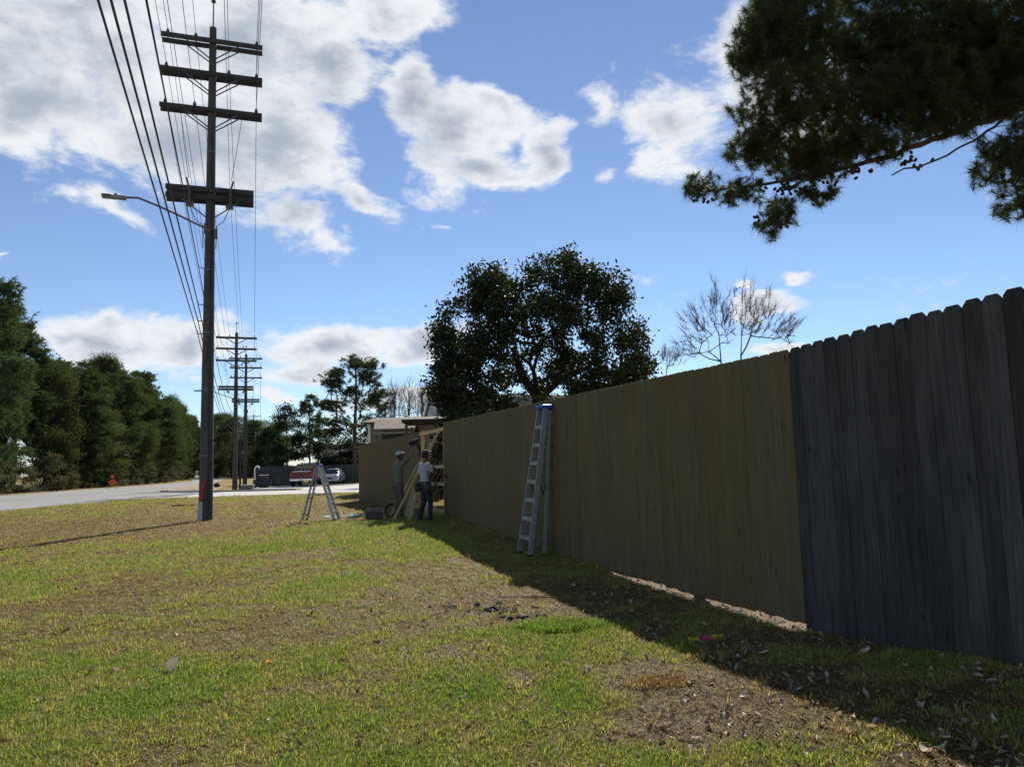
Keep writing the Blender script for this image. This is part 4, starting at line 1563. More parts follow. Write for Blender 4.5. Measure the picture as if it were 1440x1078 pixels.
def window(root, c, w, h, rz=0, sash=True):
    Mx = Matrix.Translation(c) @ Matrix.Rotation(rz, 4, 'Z')

    def T(b):
        b.v = [tuple(Mx @ Vector(v)) for v in b.v]
        return b
    b = MB()
    for sx in (-1, 1):
        b.box((sx * w / 2, -.03, 0), (.09, .08, h + .18))
    for sz in (-1, 1):
        b.box((0, -.03, sz * h / 2), (w - .09, .075, .09))
    b.box((0, -.03, 0), (w - .09, .05, .05))
    f = T(b).build('window', MT['trim_white'], root)
    T(MB().box((0, .0, 0), (w - .08, .02, h - .08))).build('pane', MT['glass_dark'], f)


# low wing with porch
hY = 42.0
x0, x1 = P(518, 600, hY).x, P(640, 600, hY).x
h1 = empty('house', (x0, hY, 0), 0, 'low tan house with a shingled porch roof behind the far fence', 'house')
wid = x1 - x0
zr, ze = P(550, 587, hY + 3).z, P(520, 592, hY).z
b = MB()
b.box((wid / 2, 3, ze / 2 - .1), (wid, 6, ze + .0))
b.add([(0, 0, ze - .1), (0, 6, ze - .1), (0, 3, zr - .04), (wid, 0, ze - .1), (wid, 6, ze - .1), (wid, 3, zr - .04)], [(0, 1, 2), (5, 4, 3)])
b.build('wall', MT['siding'], h1)
rf = MB()
rf.add([(-.25, -.35, ze - .06), (wid + .2, -.35, ze - .06), (wid + .2, 3, zr), (-.25, 3, zr), (wid + .2, 6.3, ze - .06), (-.25, 6.3, ze - .06)], [(0, 1, 2, 3), (3, 2, 4, 5)])
ro = rf.build('roof', MT['shingle_tan'], h1)
ro.modifiers.new('t', 'SOLIDIFY').thickness = .12
MB().box((.06, -.04, ze / 2 - .1), (.14, .1, ze - .1)).build('corner_trim', MT['trim_white'], h1)
xa, xb = P(532, 600, hY).x - x0, P(588, 600, hY).x - x0
zt, zb = P(560, 592, hY).z, P(560, 605, hY - 2.2).z
pr = MB()
pr.add([(xa - .1, -.36, zt), (xb, -.36, zt), (xb + .1, -2.4, zb), (xa + .2, -2.4, zb)], [(0, 1, 2, 3)])
po = pr.build('porch_roof', MT['shingle_tan'], h1)
po.modifiers.new('t', 'SOLIDIFY').thickness = .1
shingle_rows(po, (xa + .2, -2.4, zb + .05), (xb - xa - .1, 0, 0), (-.0, 2.0, zt - zb), 7, MT['shingle_tan'])
MB().box(((xa + xb) / 2 + .1, -2.36, zb - .12), (xb - xa - .1, .05, .13)).build('fascia', MT['siding'], h1)
MB().box(((xa + xb) / 2 + .1, -.06, zb / 2 + .3), (xb - xa - .2, .05, zb - .1)).build('porch_shade_panel', MT['dark_roof'], h1)  # dark panel on the wall: shade of the deep porch put in as colour
for x in (xa + .3, xb - .05):
    MB().box((x, -2.25, zb / 2 - .1), (.14, .14, zb - .25)).build('porch_post', MT['dark_board'], h1)
window(h1, ((xa + xb) / 2, -.01, 1.9), 1.3, 1.3)
MB().box(((xa + xb) / 2 + 1, -.03, 1.15), (1.0, .06, 2.2)).build('door', MT['brick'], h1)
window(h1, (xa * .45, -.01, 2.2), .4, 1.2)
# patio cover on the yard side
pc = empty('patio_cover', (P(600, 600, 36).x, 36, 0), R(2), 'dark flat patio cover on posts behind the open fence frame', 'patio cover')
wv = P(650, 594, 36).x - P(569, 594, 36).x
zc = P(600, 593.5, 36).z
MB().box((.35, 0, zc), (wv, 3.0, .14)).build('roof', MT['dark_roof'], pc)
for sx in (-1, 1):
    for sy in (-1, 1):
        MB().box((.35 + sx * (wv / 2 - .2), sy * 1.3, zc / 2 - .08), (.12, .12, zc - .16)).build('post', MT['dark_board'], pc)
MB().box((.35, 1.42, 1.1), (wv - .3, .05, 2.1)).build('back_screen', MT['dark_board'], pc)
# tall house, turned
rp = P(604.5, 553, 48)
hz_ = empty('house', (rp.x, 48, 0), R(24), 'steep roofed pale grey house behind the big magnolia', 'house')
Lh, hw = 10.5, 3.6
zR, zE = rp.z, rp.z - 3.35
b = MB()
b.box((Lh / 2, 0, zE / 2 - .05), (Lh - .3, hw * 2 - .5, zE - .1))
b.add([(.15, -hw + .25, zE - .1), (.15, hw - .25, zE - .1), (.15, 0, zR - .25), (.32, -hw + .25, zE - .1), (.32, hw - .25, zE - .1), (.32, 0, zR - .25)], [(0, 2, 1), (3, 4, 5), (0, 3, 5, 2), (2, 5, 4, 1), (1, 4, 3, 0)])
b.build('wall', MT['grey_siding'], hz_)
rf = MB()
rf.add([(0, -hw, zE - .2), (Lh, -hw, zE - .2), (Lh, 0, zR), (0, 0, zR), (Lh, hw, zE - .2), (0, hw, zE - .2)], [(0, 1, 2, 3), (3, 2, 4, 5)])
ro = rf.build('roof', MT['shingle_olive'], hz_)
ro.modifiers.new('t', 'SOLIDIFY').thickness = .12
shingle_rows(ro, (0.02, -hw, zE - .2 + .01), (Lh - .04, 0, 0), (0, hw, zR - zE + .2), 16, MT['shingle_olive'])
for sy in (-1, 1):
    MB().beam((-.02, sy * (hw + .02), zE - .26), (-.02, 0, zR - .04), .05, .2).build('rake_board', MT['trim_white'], hz_)
window(hz_, (.14, 0, zR - 1.9), .8, .9, -PI / 2)
window(hz_, (3, -hw + .24, 1.7), 1.1, 1.4)
window(hz_, (7, -hw + .24, 1.7), 1.1, 1.4)
# dark low house far behind the parked cars
dh = empty('house', (-13.5, 86, 0), R(2), 'dark low house under the pines behind the parked cars', 'house')
b = MB()
b.box((0, 3, 1.35), (17, 6, 2.7))
b.build('wall', MT['brick'], dh)
rf = MB()
rf.add([(-9, -.6, 2.7), (9, -.6, 2.7), (9, 3, 4.3), (-9, 3, 4.3), (9, 6.6, 2.7), (-9, 6.6, 2.7)], [(0, 1, 2, 3), (3, 2, 4, 5)])
ro = rf.build('roof', MT['dark_roof'], dh)
ro.modifiers.new('t', 'SOLIDIFY').thickness = .15
for x in (-5.5, -1.5, 3, 6):
    window(dh, (x, -.01, 1.6), 1.3, 1.2)


# ------------------------------------------------------------------ trees
def seg_tubes(p0, p1, r0, r1, n=5):
    p0, p1 = np.asarray(p0), np.asarray(p1)
    d = p1 - p0
    L = np.linalg.norm(d, axis=1, keepdims=True)
    d = d / np.maximum(L, 1e-6)
    up = np.where(np.abs(d[:, 2:3]) < .9, np.array([[0, 0, 1.]]), np.array([[1., 0, 0]]))
    x = np.cross(d, up)
    x /= np.maximum(np.linalg.norm(x, axis=1, keepdims=True), 1e-6)
    y = np.cross(d, x)
    vs = []
    for k in range(n):
        a = 2 * PI * k / n
        o = x * math.cos(a) + y * math.sin(a)
        vs.append(p0 + o * r0[:, None])
    for k in range(n):
        a = 2 * PI * k / n
        o = x * math.cos(a) + y * math.sin(a)
        vs.append(p1 + d * r1[:, None] * .5 + o * r1[:, None])
    V = np.stack(vs, 1)
    m = len(p0)
    base = (np.arange(m) * 2 * n)[:, None]
    q = []
    for k in range(n):
        q.append(np.concatenate([base + k, base + (k + 1) % n, base + n + (k + 1) % n, base + n + k], 1))
    return V.reshape(-1, 3), np.concatenate(q, 0)


def sample(blobs_, n, shell=.45, rs=None):
    rs = rs or rng
    vol = np.array([b[1][0] * b[1][1] * b[1][2] for b in blobs_]) ** .8
    idx = rs.choice(len(blobs_), n, p=vol / vol.sum())
    c = np.array([b[0] for b in blobs_], float)[idx]
    r = np.array([b[1] for b in blobs_], float)[idx]
    d = rs.normal(size=(n, 3))
    d /= np.linalg.norm(d, axis=1, keepdims=True)
    return c + d * r * (rs.random((n, 1)) ** shell)


def grow(trunk, cl, r_tip, expo=.5, upcost=.8, jitter=.12, rs=None):
    """branches from trunk points out to every cluster; returns segment arrays"""
    rs = rs or rng
    nodes = [np.array(t, float) for t in trunk]
    par = [-1] + list(range(len(trunk) - 1))
    fork = np.array(trunk[-1])
    order = np.argsort(np.linalg.norm(cl - np.array(trunk).mean(0), axis=1))
    A = np.zeros((len(trunk) + 3 * len(cl), 3))
    A[:len(nodes)] = nodes
    cnt = len(nodes)
    first = max(1, len(trunk) // 3)
    for ci in order:
        c = cl[ci]
        dv = c - A[first:cnt]
        dist = np.linalg.norm(dv, axis=1) + upcost * np.maximum(0, -dv[:, 2] + .15 * np.linalg.norm(dv[:, :2], axis=1))
        j = first + int(np.argmin(dist))
        p = A[j]
        L = np.linalg.norm(c - p)
        k = 2 if L > .6 else 1
        last = j
        for t in range(1, k + 1):
            f = t / k
            q = p + (c - p) * f
            if t < k:
                q = q + rs.normal(size=3) * jitter * L + np.array([0, 0, -.06 * L])
            A[cnt] = q
            par.append(last)
            last = cnt
            cnt += 1
    A = A[:cnt]
    par = np.array(par)
    w = np.zeros(cnt)
    has = np.zeros(cnt, bool)
    has[par[par >= 0]] = True
    w[~has] = 1
    for i in range(cnt - 1, 0, -1):
        w[par[i]] += w[i]
    r = r_tip * np.maximum(w, 1) ** expo
    i = np.arange(1, cnt)
    return A[par[i]], A[i], np.minimum(r[par[i]], r[i] * 1.6), r[i], r


def leaves(cl, per, spread, L, Wd, rs=None, flat=0.0, curl=.25):
    """diamond leaves folded along the midrib"""
    rs = rs or rng
    n = len(cl) * per
    c = np.repeat(cl, per, 0) + rs.normal(size=(n, 3)) * spread * np.array([1, 1, .8])
    d = rs.normal(size=(n, 3))
    d[:, 2] *= (1 - flat)
    d /= np.linalg.norm(d, axis=1, keepdims=True)
    s = rs.normal(size=(n, 3))
    s = np.cross(d, s)
    s /= np.linalg.norm(s, axis=1, keepdims=True)
    nn = np.cross(d, s)
    l = L * (.65 + .7 * rs.random((n, 1)))
    w = Wd * (.65 + .7 * rs.random((n, 1)))
    V = np.stack([c, c + d * l * .5 + s * w * .5 + nn * w * curl, c + d * l, c + d * l * .5 - s * w * .5 + nn * w * curl], 1).reshape(-1, 3)
    b = (np.arange(n) * 4)[:, None]
    return V, np.concatenate([b, b + 1, b + 2, b + 3], 1)


def needles(cl, axes, per, L, wd, rs=None, spread=.9):
    """tufts of needles: thin triangles fanned round a twig axis"""
    rs = rs or rng
    n = len(cl) * per
    ax = np.repeat(axes, per, 0)
    c = np.repeat(cl, per, 0) - ax * L * rs.random((n, 1)) * .9
    d = ax + rs.normal(size=(n, 3)) * spread
    d /= np.linalg.norm(d, axis=1, keepdims=True)
    s = np.cross(d, rs.normal(size=(n, 3)))
    s /= np.linalg.norm(s, axis=1, keepdims=True)
    l = L * (.7 + .5 * rs.random((n, 1)))
    V = np.stack([c - s * wd / 2, c + s * wd / 2, c + d * l - np.array([0, 0, .12]) * l], 1).reshape(-1, 3)
    b = (np.arange(n) * 3)[:, None]
    return V, np.concatenate([b, b + 1, b + 2], 1)


def tree_meshes(seg, leafdata, trunk_mat, leaf_mat, origin=(0, 0, 0), tn=5):
    o = np.array(origin)
    V, q = seg_tubes(seg[0] - o, seg[1] - o, seg[2], seg[3], tn)
    tm = mesh_np('trunk', V, [q], trunk_mat, True)
    lv, lf_ = leafdata
    cm = mesh_np('crown', lv - o, [lf_], leaf_mat)
    return tm, cm


def place_tree(name, tm, cm, loc, rz, sc, label, cat='tree', group=None, crown='crown'):
    r = empty(name, loc, rz, label, cat, group)
    r.scale = sc if isinstance(sc, tuple) else (sc,) * 3
    link('trunk', tm, r)
    link(crown, cm, r)
    return r


# --- big magnolia behind the fence
MY = 30.0


def mp_(x, y, dy=0):
    return tuple(P(x, y, MY + dy))


px_m = MY / F_PX
mag = [(mp_(780, 400), 62, 48), (mp_(720, 420), 70, 50), (mp_(690, 425, -1), 55, 48), (mp_(835, 425), 60, 48), (mp_(650, 470), 42, 52), (mp_(700, 500, -2), 60, 45),
       (mp_(870, 470), 42, 50), (mp_(895, 510), 32, 40), (mp_(640, 540, -1), 42, 42), (mp_(670, 560, -1.5), 48, 36), (mp_(760, 460, -2), 80, 50), (mp_(830, 510, -2), 62, 42),
       (mp_(760, 520, 2), 90, 40), (mp_(800, 370, 1), 32, 20), (mp_(640, 510), 36, 34), (mp_(855, 545, -1), 60, 26), (mp_(628, 560, -1), 26, 36), (mp_(690, 580, -1.5), 50, 24), (mp_(810, 555, -1.5), 55, 26), (mp_(690, 395), 40, 24), (mp_(855, 412), 34, 26), (mp_(905, 535, 0), 20, 24), (mp_(620, 500, 0), 20, 40)]
mblobs = [(c, (rx * px_m, 2.3, ry * px_m)) for c, rx, ry in mag]
rs = np.random.default_rng(21)
cl = sample(mblobs, 960, .40, rs)
lobes_ = sample(mblobs, 105, .40, rs)
for i in range(len(cl)):
    j = int(np.argmin(np.linalg.norm(lobes_ - cl[i], axis=1)))
    cl[i] += (lobes_[j] - cl[i]) * .22
cl = cl[cl[:, 2] > 1.9]
# leave windows to the sky round the forks
def hole(cl, hx, hy, rx, ry, keep=.03):
    c = np.array(P(hx, hy, MY))
    sx, sz = rx * px_m, ry * px_m
    inside = ((cl[:, 0] * MY / cl[:, 1] - c[0]) / sx) ** 2 + (((cl[:, 2] - 1.5) * MY / cl[:, 1] + 1.5 - c[2]) / sz) ** 2 < 1
    return cl[~inside | (rs.random(len(cl)) < keep)]


for h_ in ((750, 516, 16, 20), (735, 485, 13, 10), (727, 545, 11, 10), (797, 547, 10, 8), (660, 465, 14, 10), (815, 488, 22, 10), (765, 398, 10, 12), (862, 500, 9, 13), (648, 495, 14, 10), (700, 455, 9, 7), (770, 455, 9, 8), (688, 528, 9, 9), (890, 560, 10, 8), (845, 460, 7, 6)):
    cl = hole(cl, *h_)
mb0 = P(757, 600, MY)
bx, by = mb0.x, MY
fk = P(757, 560, MY)
seg = grow([(bx, by, -.1), (bx + .02, by, .9), (bx - .03, by, 1.9), tuple(fk), tuple(P(750, 520, MY)), tuple(P(765, 470, MY))], cl, .014, .47, rs=rs)
ext0 = np.array([tuple(fk), tuple(fk), tuple(fk), tuple(P(735, 530, MY)), tuple(P(785, 535, MY))])
ext1 = np.array([tuple(P(735, 530, MY)), tuple(P(785, 535, MY)), tuple(P(760, 540, MY)), tuple(P(722, 490, MY)), tuple(P(830, 515, MY))])
seg = [np.concatenate([seg[0], ext0]), np.concatenate([seg[1], ext1]), np.concatenate([seg[2], np.array([.22, .22, .2, .18, .17])]), np.concatenate([seg[3], np.array([.18, .17, .18, .11, .09])])]
seg[2][:3] = .30
seg[3][:3] = .27
lv = leaves(cl, 52, .185, .18, .085, rs)
tm, cm = tree_meshes(seg, lv, MT['bark'], MT['magnolia_leaf'], (bx, by, 0), 6)
place_tree('magnolia_tree', tm, cm, (bx, by, 0), 0, 1.0, 'big dark broadleaf evergreen with rounded crown rising behind the new fence', crown='crown')
# dark evergreen bushes left and right under the magnolia
def bush(name, loc, rx, rz, n, leaf, L, label, seed, group=None, mat=None):
    r = np.random.default_rng(seed)
    bl = [((0, 0, rz * .55), (rx, rx * .8, rz * .5)), ((rx * .4, 0, rz * .4), (rx * .6, rx * .6, rz * .4)), ((-rx * .45, .1, rz * .45), (rx * .55, rx * .6, rz * .42))]
    c = sample(bl, n, .4, r)
    c = c[c[:, 2] > .15]
    sg_ = grow([(0, 0, -.05), (0, 0, .3), (.05, 0, .6)], c, .008, .45, rs=r)
    t_, c_ = tree_meshes(sg_, leaves(c, 22, rx * .09 + .05, L, L * .5, r), MT['bark'], MT[leaf], (0, 0, 0), 4)
    return place_tree(name, t_, c_, loc, 0, 1.0, label, 'shrub', group, 'foliage')


q = P(665, 590, 25.5)
bush('evergreen_shrub', (q.x, 25.5, 0), 1.5, 3.3, 240, 'magnolia_leaf', .15, 'dark evergreen shrub left of the magnolia trunk, showing over the fence top', 5)
q = P(700, 585, 33)
bush('evergreen_shrub', (q.x, 33, 0), 1.6, 4.2, 200, 'wood_leaf', .14, 'greener leafy shrub between the shingled roof and the magnolia trunk', 6)
q = P(820, 560, 31)
bush('evergreen_shrub', (q.x + .3, 33.5, 0), 1.9, 4.0, 220, 'wood_leaf', .13, 'olive green shrub under the right side of the magnolia', 8)


# --- bare winter trees
def bare_tree(base, top_blobs, n, trunk, r_tip, label, seed, twigs=5, tl=.5, expo=.45, group=None, pods=0):
    r = np.random.default_rng(seed)
    c = sample(top_blobs, n, .7, r)
    sg_ = grow(trunk, c, r_tip, expo, upcost=1.6, jitter=.07, rs=r)
    # fine twigs at each tip, held upward and outward
    ctr = np.array(trunk[len(trunk) // 2])
    dirs = c - ctr
    dirs /= np.linalg.norm(dirs, axis=1, keepdims=True)
    m = len(c) * twigs
    p0 = np.repeat(c, twigs, 0)
    d = np.repeat(dirs, twigs, 0) + r.normal(size=(m, 3)) * .45 + np.array([0, 0, .95])
    d /= np.linalg.norm(d, axis=1, keepdims=True)
    p0 = p0 - d * (tl * .3 * r.random((m, 1)))
    p1 = p0 + d * tl * (.4 + .8 * r.random((m, 1)))
    tw = seg_tubes(p0 - np.array(base), p1 - np.array(base), np.full(m, r_tip * .75), np.full(m, r_tip * .3), 3)
    V, q_ = seg_tubes(sg_[0] - np.array(base), sg_[1] - np.array(base), sg_[2], sg_[3], 5)
    root = empty('bare_tree', base, 0, label, 'tree', group)
    link('trunk', mesh_np('trunk', V, [q_], MT['twig'], True), root)
    link('twigs', mesh_np('twigs', tw[0], [tw[1]], MT['twig']), root)
    if pods:
        k = r.choice(len(p1), pods, replace=False)
        lv_ = leaves(p1[k] - np.array(base), 3, .035, .10, .06, r)
        link('seed_pods', mesh_np('seed_pods', lv_[0], [lv_[1]], MT['cone']), root)
    return root


BY = 24.0
pb = BY / F_PX


def bp_(x, y, dy=0):
    return tuple(P(x, y, BY + dy))


q = P(1012, 530, BY)
bare_tree((q.x, BY, 0), [(bp_(1005, 425), (22 * pb, .7, 35 * pb)), (bp_(985, 455, -.4), (30 * pb, .8, 35 * pb)), (bp_(975, 485, .4), (28 * pb, .7, 22 * pb)), (bp_(1020, 450), (18 * pb, .7, 35 * pb))], 150,
          [(q.x, BY, 0), (q.x, BY, 1.6), bp_(1014, 508), bp_(1011, 470), bp_(1008, 430), bp_(1004, 395)], .0044, 'left of the two bare winter trees with fine twigs above the fence top', 41, 9, .42, group='bare trees above the fence', pods=3)
BY = 24.6
q = P(1042, 520, BY)
bare_tree((q.x, BY, 0), [(bp_(1045, 420), (20 * pb, .7, 30 * pb)), (bp_(1075, 440, .4), (30 * pb, .8, 32 * pb)), (bp_(1095, 465, -.4), (30 * pb, .7, 22 * pb)), (bp_(1050, 460), (24 * pb, .7, 30 * pb)), (bp_(1110, 455, 0), (16 * pb, .5, 14 * pb))], 160,
          [(q.x, BY, 0), (q.x, BY, 1.7), bp_(1042, 500), bp_(1043, 470), bp_(1044, 430), bp_(1045, 395)], .0044, 'right of the two bare winter trees, its upper twigs dotted with seed pods', 43, 9, .42, group='bare trees above the fence', pods=9)
BY = 34
pb = BY / F_PX
q = P(935, 530, BY)
bare_tree((q.x, BY, 0), [(bp_(935, 500), (18 * pb, .6, 18 * pb)), (bp_(950, 505), (14 * pb, .6, 16 * pb))], 60, [(q.x, BY, 0), (q.x, BY, 2), bp_(937, 525), bp_(938, 500)], .005, 'small faint bare tree just right of the magnolia', 44, 6, .5)
BY = 62
pb = BY / F_PX
for i, (x, y, rx, ry, lab) in enumerate([(553, 565, 12, 26, 'reddish bare tree left of the steep roof, nearest to the tall pine'), (575, 562, 14, 28, 'thin bare tree midway between the tall pine and the steep roof'), (594, 560, 12, 26, 'bare tree close to the left edge of the steep roof')]):
    BY = 60 + 3 * i
    q = P(x, 640, BY)
    bare_tree((q.x, BY, 0), [(bp_(x, y), (rx * pb, 1.0, ry * pb)), (bp_(x, y + 20), (rx * 1.1 * pb, 1.0, 16 * pb))], 90, [(q.x, BY, 0), (q.x, BY, 2.2), bp_(x, 610), bp_(x, 580), bp_(x, 550)], .011, lab, 50 + i, 6, 1.0, group='bare trees behind the low house')


# --- pines
def far_pine(Ht, crown_w, crown_base, seed, n=170, per=26, L=.42, wd=.05, dense=1.0, top_r=.8):
    """open-crowned pine: layered limbs, foliage in clumps at limb ends"""
    r = np.random.default_rng(seed)
    cl = []
    k = 0
    while len(cl) < n:
        t = r.random() ** .85
        z = crown_base + (Ht - crown_base) * t
        prof = math.sin(PI * (0.16 + .73 * t)) ** .7
        rad = crown_w * prof * (.35 + .65 * r.random() ** .5)
        a = r.random() * 2 * PI
        cl.append((rad * math.cos(a), rad * math.sin(a), z + r.normal() * .15))
    cl = np.array(cl)
    # gather into limbs so that gaps open between clumps
    lob = r.random((26, 3)) * np.array([2 * PI, 1, 1])
    cen = np.stack([crown_w * .75 * np.cos(lob[:, 0]) * np.sin(PI * (.16 + .8 * lob[:, 1])) ** .7, crown_w * .75 * np.sin(lob[:, 0]) * np.sin(PI * (.16 + .8 * lob[:, 1])) ** .7, crown_base + (Ht - crown_base) * lob[:, 1]], 1)
    for i in range(len(cl)):
        j = np.argmin(np.linalg.norm(cen - cl[i], axis=1))
        cl[i] += (cen[j] - cl[i]) * np.array([.38, .38, .45])
    trunk = [(.0, 0, -.2)] + [(.08 * math.sin(seed + i), .08 * math.cos(seed * 2 + i), Ht * f) for i, f in enumerate((.12, .28, .45, .6, .75, .88, .96))]
    sg_ = grow(trunk, cl, .022, .44, upcost=.25, jitter=.05, rs=r)
    nt = 7
    rr0 = np.linspace(Ht * .016, Ht * .004, nt + 1)
    sg_[2][:nt] = rr0[:-1]
    sg_[3][:nt] = rr0[1:]
    ax = cl * np.array([1, 1, 0]) / (np.linalg.norm(cl[:, :2], axis=1, keepdims=True) + .1) + np.array([0, 0, .5])
    m = 7
    c2 = np.repeat(cl, m, 0) + r.normal(size=(len(cl) * m, 3)) * np.array([.36, .36, .2]) * dense
    a2 = np.repeat(ax, m, 0) + r.normal(size=(len(cl) * m, 3)) * .4
    lv_ = needles(c2, a2, per, L, wd, r, .75)
    return tree_meshes(sg_, lv_, MT['pine_bark'], MT['pine_far'], (0, 0, 0), 5)


def wood_tree(Ht, w, base, seed, leaf='wood_leaf', n=300, per=20, L=.34, lobes=26):
    """thick forest-edge evergreen clothed almost to the ground, its crown broken into lobes"""
    r = np.random.default_rng(seed)
    bl = []
    for i in range(lobes):
        t = (i + r.random()) / lobes
        z = base + (Ht - base) * t
        prof = (math.sin(PI * (.22 + .74 * t))) ** .8
        a = r.random() * 2 * PI
        rad = w * prof * .55
        s = w * (.22 + .2 * r.random())
        bl.append(((rad * 1.25 * math.cos(a), rad * 1.25 * math.sin(a), z), (s * 1.15, s * 1.15, s * .42)))
    cl = sample(bl, n, .3, r)
    cl[:, 2] = np.maximum(cl[:, 2], base * .5 + .2)
    trunk = [(0, 0, -.2)] + [(.1 * math.sin(seed + i), .1 * math.cos(seed + 2 * i), Ht * f) for i, f in enumerate((.1, .25, .42, .6, .78, .9))]
    sg_ = grow(trunk, cl, .02, .44, upcost=.3, rs=r)
    rr0 = np.linspace(Ht * .015, Ht * .004, 7)
    sg_[2][:6] = rr0[:-1]
    sg_[3][:6] = rr0[1:]
    return tree_meshes(sg_, leaves(cl, per, w * .11, L, L * .45, r, .3), MT['bark'], MT[leaf], (0, 0, 0), 4)


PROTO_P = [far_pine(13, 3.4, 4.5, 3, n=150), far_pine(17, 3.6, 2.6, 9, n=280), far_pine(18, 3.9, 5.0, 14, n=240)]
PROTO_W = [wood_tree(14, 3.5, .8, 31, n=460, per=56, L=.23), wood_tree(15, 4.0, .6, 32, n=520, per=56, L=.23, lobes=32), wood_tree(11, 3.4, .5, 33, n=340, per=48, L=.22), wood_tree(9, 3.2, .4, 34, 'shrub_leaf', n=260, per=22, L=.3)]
# tall pine left of the low house, in the yard beyond the street
q = P(494, 640, 76)
sc = P(494, 493, 76).z / 13.3
place_tree('pine_tree', *PROTO_P[0], (q.x, 78, 0), 1.0, (sc * 1.22, sc * 1.22, sc), 'tall open crowned pine standing alone above the silver car', group=None)
q = P(421, 640, 80)
place_tree('pine_tree', *PROTO_P[2], (q.x, 84, 0), 2.2, (.42, .42, (P(421, 550, 84).z) / 18.4), 'slender pine above the red truck', group=None)
lab = [('dark conifer left of the slender pine, its pointed top highest of the clump', 403, 566, 79, .62, 2, 'W'), ('dark evergreen between the slender pine and the tall pine', 448, 585, 80, .62, 0, 'W'), ('low dark evergreen at the left end of the clump behind the grey fence', 378, 598, 82, .6, 2, 'W'), ('broad dark evergreen behind the silver car under the tall pine', 478, 612, 83, .8, 1, 'W'), ('dark evergreen at the right edge of the clump, next to the low house', 512, 606, 86, .7, 0, 'W')]
PROTO_D = [wood_tree(14, 4.0, .6, 61, 'dark_leaf', n=300, per=26, L=.36), wood_tree(15, 4.6, .6, 62, 'dark_leaf', n=340, per=26, L=.36, lobes=28), wood_tree(11, 3.0, .5, 63, 'dark_leaf', n=260, per=26, L=.32)]
for i, (lb, x, y, d, wsc, k, t) in enumerate(lab):
    q = P(x, 650, d)
    hh = [14, 15, 11][k] + .5
    place_tree('evergreen_tree', *PROTO_D[k], (q.x, d, 0), i * 1.7, (wsc, wsc, P(x, y, d).z / hh), lb, group='dark evergreens behind the parked cars')

# forest along the far side of the road
rf_ = random.Random(12)
edge = [(-43, 38), (-43.5, 60), (-45.5, 76), (-48.5, 98), (-52, 114), (-71, 165), (-117, 285)]


def edge_at(s):
    acc = 0
    for a, c in zip(edge[:-1], edge[1:]):
        L = math.dist(a, c)
        if s <= acc + L:
            t = (s - acc) / L
            return a[0] + (c[0] - a[0]) * t, a[1] + (c[1] - a[1]) * t
        acc += L
    return edge[-1]


forest = []
s = 4.0
while s < 290:
    x, y = edge_at(s)
    forest.append((x - rf_.uniform(1.5, 4), y + rf_.uniform(-1, 1), 0))
    if rf_.random() < .8:
        forest.append((x - rf_.uniform(6, 10), y + rf_.uniform(-2, 2), 1))
    if rf_.random() < .45:
        forest.append((x - rf_.uniform(12, 20), y + rf_.uniform(-3, 3), 1))
    s += rf_.uniform(3.6, 5.6) * (1 + s / 160)


def skyline(px):
    """height of the forest edge in the photograph's terms: elevation by bearing"""
    tab = [(-200, 400), (0, 400), (38, 440), (60, 490), (120, 486), (170, 500), (200, 520), (225, 548), (260, 560), (300, 592), (345, 610)]
    for (a, u), (b_, v) in zip(tab[:-1], tab[1:]):
        if a <= px <= b_:
            return u + (v - u) * (px - a) / (b_ - a)
    return 610


RT = CR.transposed()


def topix(p):
    q_ = RT @ (Vector(p) - EYE)
    return 720 + F_PX * q_.x / -q_.z, 539 - F_PX * q_.y / -q_.z


for i, (x, y, back) in enumerate(forest):
    pxx, _ = topix((x, y, 8))
    where = 'at the left border' if pxx < 60 else 'left of the orange sign' if pxx < 135 else 'behind the orange sign' if pxx < 190 else 'between the orange sign and the nearest pole' if pxx < 285 else 'seen right of the nearest pole'
    rowt = ', back row' if back else ', front row'
    zt_ = P(max(0, pxx), skyline(pxx), y).z if pxx > -400 else 17
    zt_ = max(7, min(19, zt_)) * (rf_.uniform(.88, 1.14) if back else rf_.uniform(.76, 1.02))
    if back and rf_.random() < .75 or (not back and rf_.random() < .62):
        k = rf_.choice([1, 2])
        ht = (0, 17, 18)[k] + .3
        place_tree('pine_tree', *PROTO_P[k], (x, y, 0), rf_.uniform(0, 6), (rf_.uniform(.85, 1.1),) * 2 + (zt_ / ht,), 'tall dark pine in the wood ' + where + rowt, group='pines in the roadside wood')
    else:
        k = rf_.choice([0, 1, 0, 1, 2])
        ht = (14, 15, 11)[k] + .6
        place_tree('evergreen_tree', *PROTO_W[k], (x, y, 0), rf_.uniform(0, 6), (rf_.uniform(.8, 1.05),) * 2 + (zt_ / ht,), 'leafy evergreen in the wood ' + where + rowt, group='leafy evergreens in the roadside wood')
for k in range(12):
    x, y = -49 - rf_.uniform(0, 12), 54 + k * 3.6 + rf_.uniform(-1, 1)
    place_tree('evergreen_tree', *PROTO_W[k % 3], (x, y, 0), k * 1.3, (1.1, 1.1, rf_.uniform(.5, .62)), 'low leafy evergreen deep in the wood at the left border', group='leafy evergreens in the roadside wood')
# the taller pine at the left border
q = P(-8, 640, 62)
place_tree('pine_tree', *PROTO_P[1], (q.x - 1.2, 62, 0), .6, (1.0, 1.0, P(0, 372, 62).z / 17.2), 'tallest pine cut by the left border, its crown layered in open tiers')
